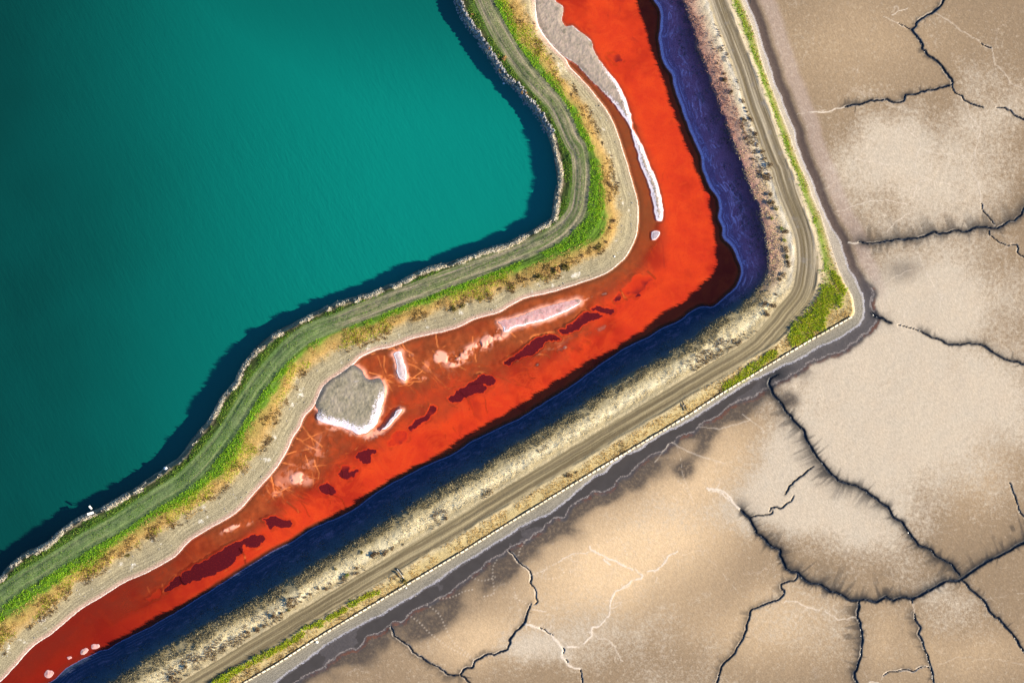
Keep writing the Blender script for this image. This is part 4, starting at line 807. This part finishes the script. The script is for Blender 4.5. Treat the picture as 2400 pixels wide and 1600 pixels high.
# ------------------------------------------------------------------ salt bars in the brine
def bar(nm, pts, h, label, cols, band=.9, cat='salt bar', wob=.25, group=None, seed=0, dome=False, wht=1.0):
    P = spline(W2(list(pts) + [pts[0]], .05), .25); P = wobble(P, wob, 1.0, seed + 300)[:-1]
    st = .12; x = np.arange(P[:, 0].min() - st, P[:, 0].max() + 2 * st, st); y = np.arange(P[:, 1].min() - st, P[:, 1].max() + 2 * st, st)
    X, Y = np.meshgrid(x, y); C = P.mean(0)
    Q = np.vstack([P, P[:1]]); D = np.full(X.shape, 99.0); B = 3.2
    for a, b in zip(Q[:-1], Q[1:]):
        x0, x1 = np.searchsorted(x, [min(a[0], b[0]) - B, max(a[0], b[0]) + B]); y0, y1 = np.searchsorted(y, [min(a[1], b[1]) - B, max(a[1], b[1]) + B])
        d = b - a; L2 = d @ d + 1e-12; px, py = X[y0:y1, x0:x1] - a[0], Y[y0:y1, x0:x1] - a[1]
        tt = np.clip((px * d[0] + py * d[1]) / L2, 0, 1); D[y0:y1, x0:x1] = np.minimum(D[y0:y1, x0:x1], np.hypot(px - tt * d[0], py - tt * d[1]))
    D = np.minimum(D, B)
    ins = np.zeros(X.shape, bool); ya, yb = Q[:-1, 1], Q[1:, 1]
    for r in range(len(y)):
        m = (ya <= y[r]) != (yb <= y[r])
        if m.any():
            xs = np.sort(Q[:-1, 0][m] + (y[r] - ya[m]) / (yb[m] - ya[m]) * (Q[1:, 0] - Q[:-1, 0])[m]); ix = np.searchsorted(x, xs)
            for k in range(0, len(ix) - 1, 2): ins[r, ix[k]:ix[k + 1]] = True
    sd = np.where(ins, D, -D)
    n = fbm(X, Y, .8, 4, 200 + seed, .65)
    z = np.where(sd > 0, .5 * h * sstep(0, 1.1, sd) * (.35 + 1.3 * n) + .012, -.02 + sd * .5)
    if dome: z += .08 * sstep(0, 3, sd)
    keep = sd > -.4; cm = keep[:-1, :-1] & keep[1:, 1:] & keep[:-1, 1:] & keep[1:, :-1]
    r, c = np.nonzero(cm); i = r * len(x) + c; q = np.stack([i, i + 1, i + 1 + len(x), i + len(x)], 1)
    used, inv = np.unique(q.ravel(), return_inverse=True)
    co = np.stack([X.ravel()[used] - C[0], Y.ravel()[used] - C[1], z.ravel()[used]], 1)
    t = NT(nm + '_salt'); e = t.attr('edge'); sde = t.attr('side'); n1 = t.noise(1.2, 5, .7); n2 = t.noise(5, 3, .7)
    ee = t.math('ADD', e, t.math('MULTIPLY', t.math('SUBTRACT', n1, .5), 1.3 * band))
    n6 = t.noise(3.2, 4, .75); lin = t.math('MULTIPLY', t.ss(e, band * 1.25, 0.0), sde); white = t.ss(t.math('ADD', t.math('MULTIPLY', lin, .74), t.math('ADD', t.math('MULTIPLY', t.ss(n6, .32, .68), .46), t.math('MULTIPLY', n1, .3))), .76, .92)
    inn = t.mix(t.ss(n1, .3, .7), cols[0], cols[1]); inn = t.mix(t.math('MULTIPLY', t.ss(n2, .5, .8), .22), inn, (.50,.45,.41)); n3 = t.noise(.35, 5, .65); inn = t.mix(t.math('MULTIPLY', t.ss(n3, .45, .65), .45), inn, (.33,.265,.20)); inn = t.mix(t.math('MULTIPLY', t.ss(n3, .47, .32), .7), inn, (.105,.095,.062))
    base = t.mix(t.math('MULTIPLY', t.math('MAXIMUM', white, t.math('MULTIPLY', t.ss(ee, .18, .0), .55)), wht), inn, t.mix(n2, (.80,.74,.74), (.60,.50,.51)))
    base = t.mix(t.math('MULTIPLY', t.math('MULTIPLY', t.ss(t.math('ADD', e, t.math('MULTIPLY', n1, .8)), 1.9, .5), t.math('SUBTRACT', 1.0, sde)), .85 if dome else 0.0), base, (.075,.070,.066))
    base = t.mix(t.ss(t.math('ADD', e, t.math('MULTIPLY', t.math('SUBTRACT', n2, .5), .3)), .06, -.12), base, (.62,.30,.25))
    t.bump(t.math('ADD', n1, n2), .5, .02); t.col(base, .8, .3)
    # more crust on the side towards the open brine
    q1, q2 = SIDE.get(nm, ((0, 0), (1, 0)))
    d = np.array(q2, float) - np.array(q1, float); d = d / (np.hypot(*d) + 1e-9)
    side = sstep(-.35, .35, ((X - C[0]) * d[0] + (Y - C[1]) * d[1]) / (np.ptp(P @ d) * .5 + 1e-6)) if nm in SIDE else np.ones(X.shape)
    o = link(nm, raw_mesh(nm, co, inv.reshape(-1, 4), t.m, dict(edge=sd.ravel()[used], side=side.ravel()[used])))
    o.location = (C[0], C[1], 0); return tag(o, label, cat, group)
SIDE = {'salt_crusted_mud_bar': ((0, 0), (.35, -1)), 'salt_bar': ((0, 0), (.3, -1)), 'salt_spit': ((0, 0), (1, .1))}
bar('salt_crusted_mud_bar', BARS['island'], .22, 'rounded grey mud bar with a thick white salt rim, joined to the shore', ((.19,.16,.10), (.29,.245,.16)), 3.0, 'mud bar', seed=1, dome=True)
bar('salt_bar', BARS['long'], .16, 'long pink and white salt bar near the inside of the bend', ((.50,.22,.20), (.60,.36,.33)), .75, seed=2)
bar('salt_patch', BARS['short'], .14, 'short upright white salt patch near the rounded mud bar', ((.52,.36,.34), (.62,.50,.48)), .55, seed=3)
bar('salt_sliver', BARS['sliver'], .10, 'thin white salt sliver below the rounded mud bar', ((.52,.32,.30), (.60,.46,.44)), .45, seed=4)
bar('salt_spit', BARS['spit'], .22, 'long grey mud spit edged with white salt at the top of the channel', ((.25,.205,.145), (.37,.275,.21)), 1.4, 'mud spit', seed=5)
bar('salt_ring', BARS['ring'], .15, 'tiny salt-rimmed islet just below the tip of the spit', ((.30,.24,.26), (.40,.32,.34)), .35, 'islet', seed=6)
for k, lb in (('lumpa', 'lowest pink salt lump at the shaded edge in the lower left'), ('lumpd', 'smallest pink salt lump at the shaded edge in the lower left'), ('lumpb', 'middle pink salt lump at the shaded edge in the lower left'), ('lumpc', 'uppermost pink salt lump at the shaded edge in the lower left')):
    bar('salt_lump', BARS[k], .35, lb, ((.55,.24,.20), (.62,.34,.30)), .5, 'salt lump', group='pink salt lumps at the shaded edge', seed=7, wht=.12)

# ------------------------------------------------------------------ plank wall on the outer edge of the levee
P, s = resample(spline(W2([(x + 2, y + 3) for x, y in LW[:19]], 3.4), .5), .05)
wall = bpy.data.objects.new('plank_wall', None); COL.objects.link(wall); wall.location = (P[0][0], P[0][1], 2.6)
tag(wall, 'low white plank retaining wall along the outer foot of the road levee', 'wall')
t = NT('weathered_white_plank'); oi = t.n('ShaderNodeObjectInfo'); g = t.noise(3, 4)
t.col(t.mix(t.ss(t.math('ADD', t.math('MULTIPLY', oi.outputs['Random'], .5), t.math('MULTIPLY', g, .6)), .35, .8), (.58,.50,.36), (.36,.31,.22)), .8, .2); M_PLK = t.m
t = NT('dark_timber_post'); t.col(t.mix(t.noise(5, 3), (.10,.08,.05), (.22,.18,.12)), .9, .1); M_PST = t.m
def box_mesh(name, x0, x1, y0, y1, z0, z1, mat, shear=0.0):
    v = [(x, y + shear * (z - z0), z) for z in (z0, z1) for y in (y0, y1) for x in (x0, x1)]
    f = np.array([(0,2,3,1),(4,5,7,6),(0,1,5,4),(2,6,7,3),(0,4,6,2),(1,3,7,5)])
    return raw_mesh(name, np.array(v), f, mat, smooth=False)
PITCH = 1.2
plank = box_mesh('plank', .08, PITCH - .16, -.05, .05, -.55, .5, M_PLK, .32)
post = box_mesh('post', -.13, .06, -.20, .02, -.7, .48, M_PST, .32)
npk = int(s[-1] / PITCH)
for k in range(npk):
    i0, i1 = int(k * PITCH / .05), int((k + 1) * PITCH / .05); i1 = min(i1, len(P) - 1)
    a, b = P[i0], P[i1]; ang = math.atan2(b[1] - a[1], b[0] - a[0])
    for me, nm in ((plank, 'plank'), (post, 'post')):
        if nm == 'post' and False: continue
        ob = link(nm, me, wall); ob.location = (a[0] - P[0][0], a[1] - P[0][1], .72 + random.uniform(-.05, .05)); ob.rotation_euler = (random.uniform(-.04, .04), 0, ang + random.uniform(-.05, .05))

# ------------------------------------------------------------------ shrubs: crown of small leaves on a few stems
def shrub_mesh(seed, n=170):
    r = np.random.default_rng(seed); lob = r.uniform(-.45, .45, (5, 3)) * (1, 1, .3); lob[:, 2] = r.uniform(.3, .75, 5); lr = r.uniform(.3, .55, 5)
    k = r.integers(0, 5, n); d = r.normal(size=(n, 3)); d /= np.linalg.norm(d, axis=1)[:, None]
    c = lob[k] + d * lr[k][:, None] * r.uniform(.55, 1.05, n)[:, None] * (1, 1, .8); c[:, 2] = np.maximum(c[:, 2], .04)
    u = r.normal(size=(n, 3)); u /= np.linalg.norm(u, axis=1)[:, None]; w = np.cross(u, r.normal(size=(n, 3))); w /= np.linalg.norm(w, axis=1)[:, None]
    sz = r.uniform(.07, .17, n)[:, None]
    co = np.stack([c - u * sz, c - w * sz * .6, c + u * sz, c + w * sz * .6], 1).reshape(-1, 3)
    stems = []
    for q in range(5):
        a = lob[q]; st = np.array([(0, 0, -.12), a * .5 + (0, 0, .02), a]); rad = (.05, .035, .015)
        rings = [[p + rad[i] * np.array([math.cos(t_), math.sin(t_), 0]) for t_ in (0, 2.1, 4.2)] for i, p in enumerate(st)]
        stems.append(np.array(rings).reshape(-1, 3))
    sf = []
    for q in range(5):
        for i in range(2):
            for j in range(3):
                b0 = q * 9 + i * 3; sf.append((b0 + j, b0 + (j + 1) % 3, b0 + 3 + (j + 1) % 3, b0 + 3 + j))
    return co, np.arange(4 * n).reshape(-1, 4), np.vstack(stems), np.array(sf), np.repeat(r.random(n), 4)
M_STEM = mat_stone('shrub_stem', [(.10,.07,.04), (.2,.14,.09)])
M_SH = dict(brown=mat_leaf('brown_shrub_leaf', [(.04,.025,.012), (.10,.06,.03), (.20,.13,.06), (.30,.2,.1)]), green=mat_leaf('green_shrub_leaf', [(.04,.07,.01), (.11,.16,.02), (.24,.27,.03), (.3,.25,.06)]),
            rust=mat_leaf('rust_shrub_leaf', [(.28,.13,.04), (.42,.22,.07), (.5,.3,.1), (.4,.28,.08)]), olive=mat_leaf('olive_shrub_leaf', [(.05,.05,.01), (.12,.10,.02), (.2,.16,.03), (.25,.18,.04)]))
SHR = {}
for col_, m in M_SH.items():
    for vr in range(3):
        co, f, sc_, sf, rd = shrub_mesh(500 + vr * 7 + len(SHR)); SHR[col_, vr] = (raw_mesh('crown', co, f, m, dict(rnd=rd), False), raw_mesh('stem', sc_, sf, M_STEM, dict(rnd=np.zeros(len(sc_)))))
def zat(x, y):
    i = min(max(np.searchsorted(GY, y), 0), NY - 1); j = min(max(np.searchsorted(GX, x), 0), NX - 1); return float(Z[i, j])
ORD = ['first', 'second', 'third', 'fourth', 'fifth', 'sixth', 'seventh', 'eighth', 'ninth', 'tenth', 'eleventh', 'twelfth', 'thirteenth', 'fourteenth', 'fifteenth', 'sixteenth', 'seventeenth', 'eighteenth', 'nineteenth', 'twentieth',
       'twenty-first', 'twenty-second', 'twenty-third', 'twenty-fourth', 'twenty-fifth', 'twenty-sixth', 'twenty-seventh', 'twenty-eighth', 'twenty-ninth', 'thirtieth']
def shrubs(lst, text, group):
    for i, (x, y, r, col_) in enumerate(lst):
        p = W2((x + random.uniform(-7, 7), y + random.uniform(-5, 5)), 3.0); z = zat(*p); z = max(z, POND_Z)
        e = bpy.data.objects.new('shrub', None); COL.objects.link(e); e.location = (p[0], p[1], z)
        k = r * PX * random.uniform(.7, 1.7); e.scale = (k, k, k * random.uniform(.4, .75)); e.rotation_euler = (0, 0, random.uniform(0, 6.28))
        big = 'large ' if r >= 9 else 'small ' if r <= 4 else ''
        tag(e, text % (big + {'brown': 'dark brown', 'green': 'yellow green', 'rust': 'rust coloured', 'olive': 'dark olive'}[col_], ORD[i]), 'shrub', group)
        c, s_ = SHR[col_, (i * 7 + int(x)) % 3]; link('crown', c, e); link('stem', s_, e)
shrubs([(399,1583,7,'brown'),(416,1577,5,'brown'),(439,1563,9,'brown'),(585,1480,5,'brown'),(599,1471,7,'brown'),(616,1461,5,'brown'),(648,1446,6,'brown'),(662,1432,6,'brown'),(671,1414,12,'brown'),(680,1432,7,'olive'),(688,1421,8,'brown'),(711,1410,5,'brown'),(722,1402,5,'brown'),(734,1393,5,'brown'),(750,1372,6,'brown'),(768,1374,5,'brown'),(784,1335,7,'olive'),(800,1354,5,'brown'),(820,1345,6,'green'),(836,1330,6,'brown'),(849,1289,8,'olive'),(866,1305,9,'brown'),(878,1303,7,'brown'),(886,1291,9,'brown'),(905,1291,7,'brown'),(922,1284,6,'brown'),(942,1270,5,'brown')],
       '%s shrub, %s from bottom left on the lower road verge', 'shrubs along the lower road verge')
shrubs([(1749,780,5,'brown'),(1795,737,9,'brown'),(1790,714,9,'brown'),(1810,721,8,'brown'),(1822,690,6,'brown'),(1831,655,7,'brown'),(1840,640,6,'brown'),(1846,619,7,'brown'),(1838,600,6,'olive'),(1843,579,7,'brown'),(1831,566,7,'green'),(1835,548,7,'brown'),(1825,540,8,'green'),(1815,515,8,'green'),(1812,494,6,'olive'),(1805,477,7,'brown'),(1799,459,6,'brown'),(1787,420,7,'brown'),(1797,410,6,'brown'),(1800,392,7,'brown'),(1792,374,7,'brown'),(1784,358,7,'brown'),(1777,342,6,'brown')],
       '%s shrub inside the road bend, %s counted upward', 'shrubs inside the bend of the road')
shrubs([(1769,375,6,'brown'),(1752,325,5,'brown'),(1748,316,5,'brown'),(1766,316,7,'brown'),(1759,283,5,'brown'),(1738,283,5,'brown'),(1752,266,6,'brown'),(1745,250,6,'brown'),(1739,238,5,'brown'),(1715,222,5,'brown'),(1703,186,7,'brown'),(1697,176,8,'brown'),(1684,148,3,'brown'),(1677,117,3,'brown')],
       '%s shrub on the upper road verge, %s counted upward', 'shrubs along the upper road verge')
shrubs([(300,1302,5,'olive'),(352,1262,6,'olive'),(620,1040,5,'brown'),(1060,722,8,'olive'),(1085,712,7,'olive'),(1120,699,9,'olive'),(1177,672,8,'brown'),(1228,656,8,'brown'),(1263,646,11,'olive'),(1305,632,9,'rust'),(1335,620,10,'olive'),(1368,603,9,'brown'),(1404,574,11,'olive'),(1425,565,8,'brown'),(1439,535,9,'rust'),(1439,513,8,'brown'),(1434,434,8,'brown'),(1428,470,6,'brown'),(1418,375,6,'brown'),(1405,340,6,'brown'),(1344,222,6,'brown')],
       '%s shrub at the grassy levee foot, %s from lower left', 'shrubs at the foot of the grassy levee')
shrubs([(1101,36,5,'rust'),(1152,112,6,'rust'),(1164,126,4,'rust'),(1176,142,6,'rust'),(1176,162,6,'rust'),(1228,216,5,'rust'),(1232,221,5,'rust')],
       '%s shrub among the pond bank stones, %s from the top', 'shrubs among the bank stones')
shrubs([(616,1522,7,'green'),(924,1358,4,'brown'),(955,1363,8,'olive'),(1250,1160,4,'brown'),(1336,1117,6,'brown'),(1344,1110,4,'brown'),(1683,917,4,'brown')],
       '%s shrub beside the plank wall, %s counted from the left', 'shrubs beside the plank wall')

# ------------------------------------------------------------------ small built things
t = NT('bleached_board'); t.col(t.mix(t.noise(6, 3), (.85,.84,.76), (.70,.70,.62)), .7, .3); M_BRD = t.m
t = NT('galvanised_pipe'); t.col((.34,.32,.28), .6, .4); M_PIP = t.m
def tube(name, p, q, r, mat, parent):
    p, q = Vector(p), Vector(q); d = (q - p).normalized(); u = d.orthogonal().normalized(); w = d.cross(u); n = 10; v = []
    for c in (p, q):
        for i in range(n): a = 2 * math.pi * i / n; v.append(c + (u * math.cos(a) + w * math.sin(a)) * r)
    f = np.array([(i, (i + 1) % n, n + (i + 1) % n, n + i) for i in range(n)])
    return link(name, raw_mesh(name, np.array([list(x) for x in v]), f, mat), parent)
# staff-gauge board and landing on the pond edge
p = W2((214, 1192), 1.0)
e = bpy.data.objects.new('landing', None); COL.objects.link(e); e.location = (p[0], p[1], POND_Z); tag(e, 'small pale wooden landing at the lower left edge of the green pond', 'landing')
o = link('deck_board', box_mesh('deck_board', -.75, .75, -.28, .28, 0, .08, M_BRD), e); o.location = (0.05, -.95, 2.3); o.rotation_euler = (.1, .1, .3)
o = link('gauge_board', box_mesh('gauge_board', -.5, .5, -.2, .2, 0, .06, M_BRD), e); o.location = (0.0, .42, 1.9); o.rotation_euler = (0, .35, -.95)
for q in ((-.2, .65), (.22, .1)): tube('pile', (q[0], q[1], -1), (q[0], q[1], 1.95), .06, M_PST, e)
for q in ((-.5, -1.15), (.55, -.8)): tube('pile', (q[0], q[1], -1), (q[0], q[1], 2.3), .06, M_PST, e)
# culvert with rails crossing the verge above the wall
p = W2((938, 1342), 3.5); z = zat(*p)
e = bpy.data.objects.new('culvert', None); COL.objects.link(e); e.location = (p[0], p[1], z + .1); e.rotation_euler = (0, 0, math.radians(-55)); tag(e, 'pale culvert pipe with timber rails crossing the verge to the plank wall', 'culvert')
tube('pipe', (-1.2, 0, .16), (2.2, 0, -.55), .11, M_PIP, e)
for sgn in (-1, 1):
    o = link('rail', box_mesh('rail', -1.0, .9, -.07, .07, 0, .25, M_PST), e); o.location = (0, sgn * .5, -.05); o.rotation_euler = (0, .2, 0)
p = W2((1602, 950), 3.5); z = zat(*p)
e = bpy.data.objects.new('sluice_frame', None); COL.objects.link(e); e.location = (p[0], p[1], z); e.rotation_euler = (0, 0, math.radians(-60)); tag(e, 'dark timber sluice frame in the verge near the middle of the plank wall', 'sluice')
for sgn in (-1, 1):
    o = link('rail', box_mesh('rail', -1.2, 1.2, -.06, .06, 0, .18, M_PST), e); o.location = (0, sgn * .3, -.03); o.rotation_euler = (0, .15, 0)
link('cross_beam', box_mesh('cross_beam', -.12, .12, -.24, .24, .19, .28, M_PLK), e)
# loose white blocks
def block(px, py, s_, zz, label, mat=M_BRD):
    p = W2((px, py), zz); z = max(zat(*p), POND_Z if zz < 1 else -1); rr = np.random.default_rng(px)
    ico = np.array([(0,0,1),(.89,0,.45),(.28,.85,.45),(-.72,.53,.45),(-.72,-.53,.45),(.28,-.85,.45),(.6,.5,-.4),(-.5,.6,-.4),(-.6,-.5,-.4),(.5,-.6,-.4)]) * rr.uniform(.7, 1.2, (10, 3)) * s_ * np.array([1.2, .9, .8])
    fc = np.array([(0,1,2),(0,2,3),(0,3,4),(0,4,5),(0,5,1),(1,6,2),(2,6,7),(2,7,3),(3,7,8),(3,8,4),(4,8,9),(4,9,5),(5,9,1),(1,9,6)])
    o = link('boulder', raw_mesh('boulder', ico, fc, mat, dict(rnd=np.full(10, .7)), False)); o.location = (p[0], p[1], z + .25 * s_); tag(o, label, 'boulder')
bar('salt_ring', [(822,893),(830,886),(842,887),(846,893),(838,901),(826,900)], .3, 'small pale salt ring on top of the rounded grey mud bar', ((.20,.18,.15), (.28,.25,.21)), .3, 'salt ring', seed=9).location.z = .1
block(743, 1504, .42, 2.7, 'pale boulder on the gravel apron just below the plank wall')
block(1181, 196, .32, .5, 'small white boulder standing in the pond off the stone bank')
block(389, 1097, .5, 2.0, 'bluish white boulder at the reed edge above the landing')
block(952, 1377, .25, 2.7, 'little white stone under the plank wall near the culvert')
block(1440, 601, .22, .4, 'white stone on the bare shore inside the bend')
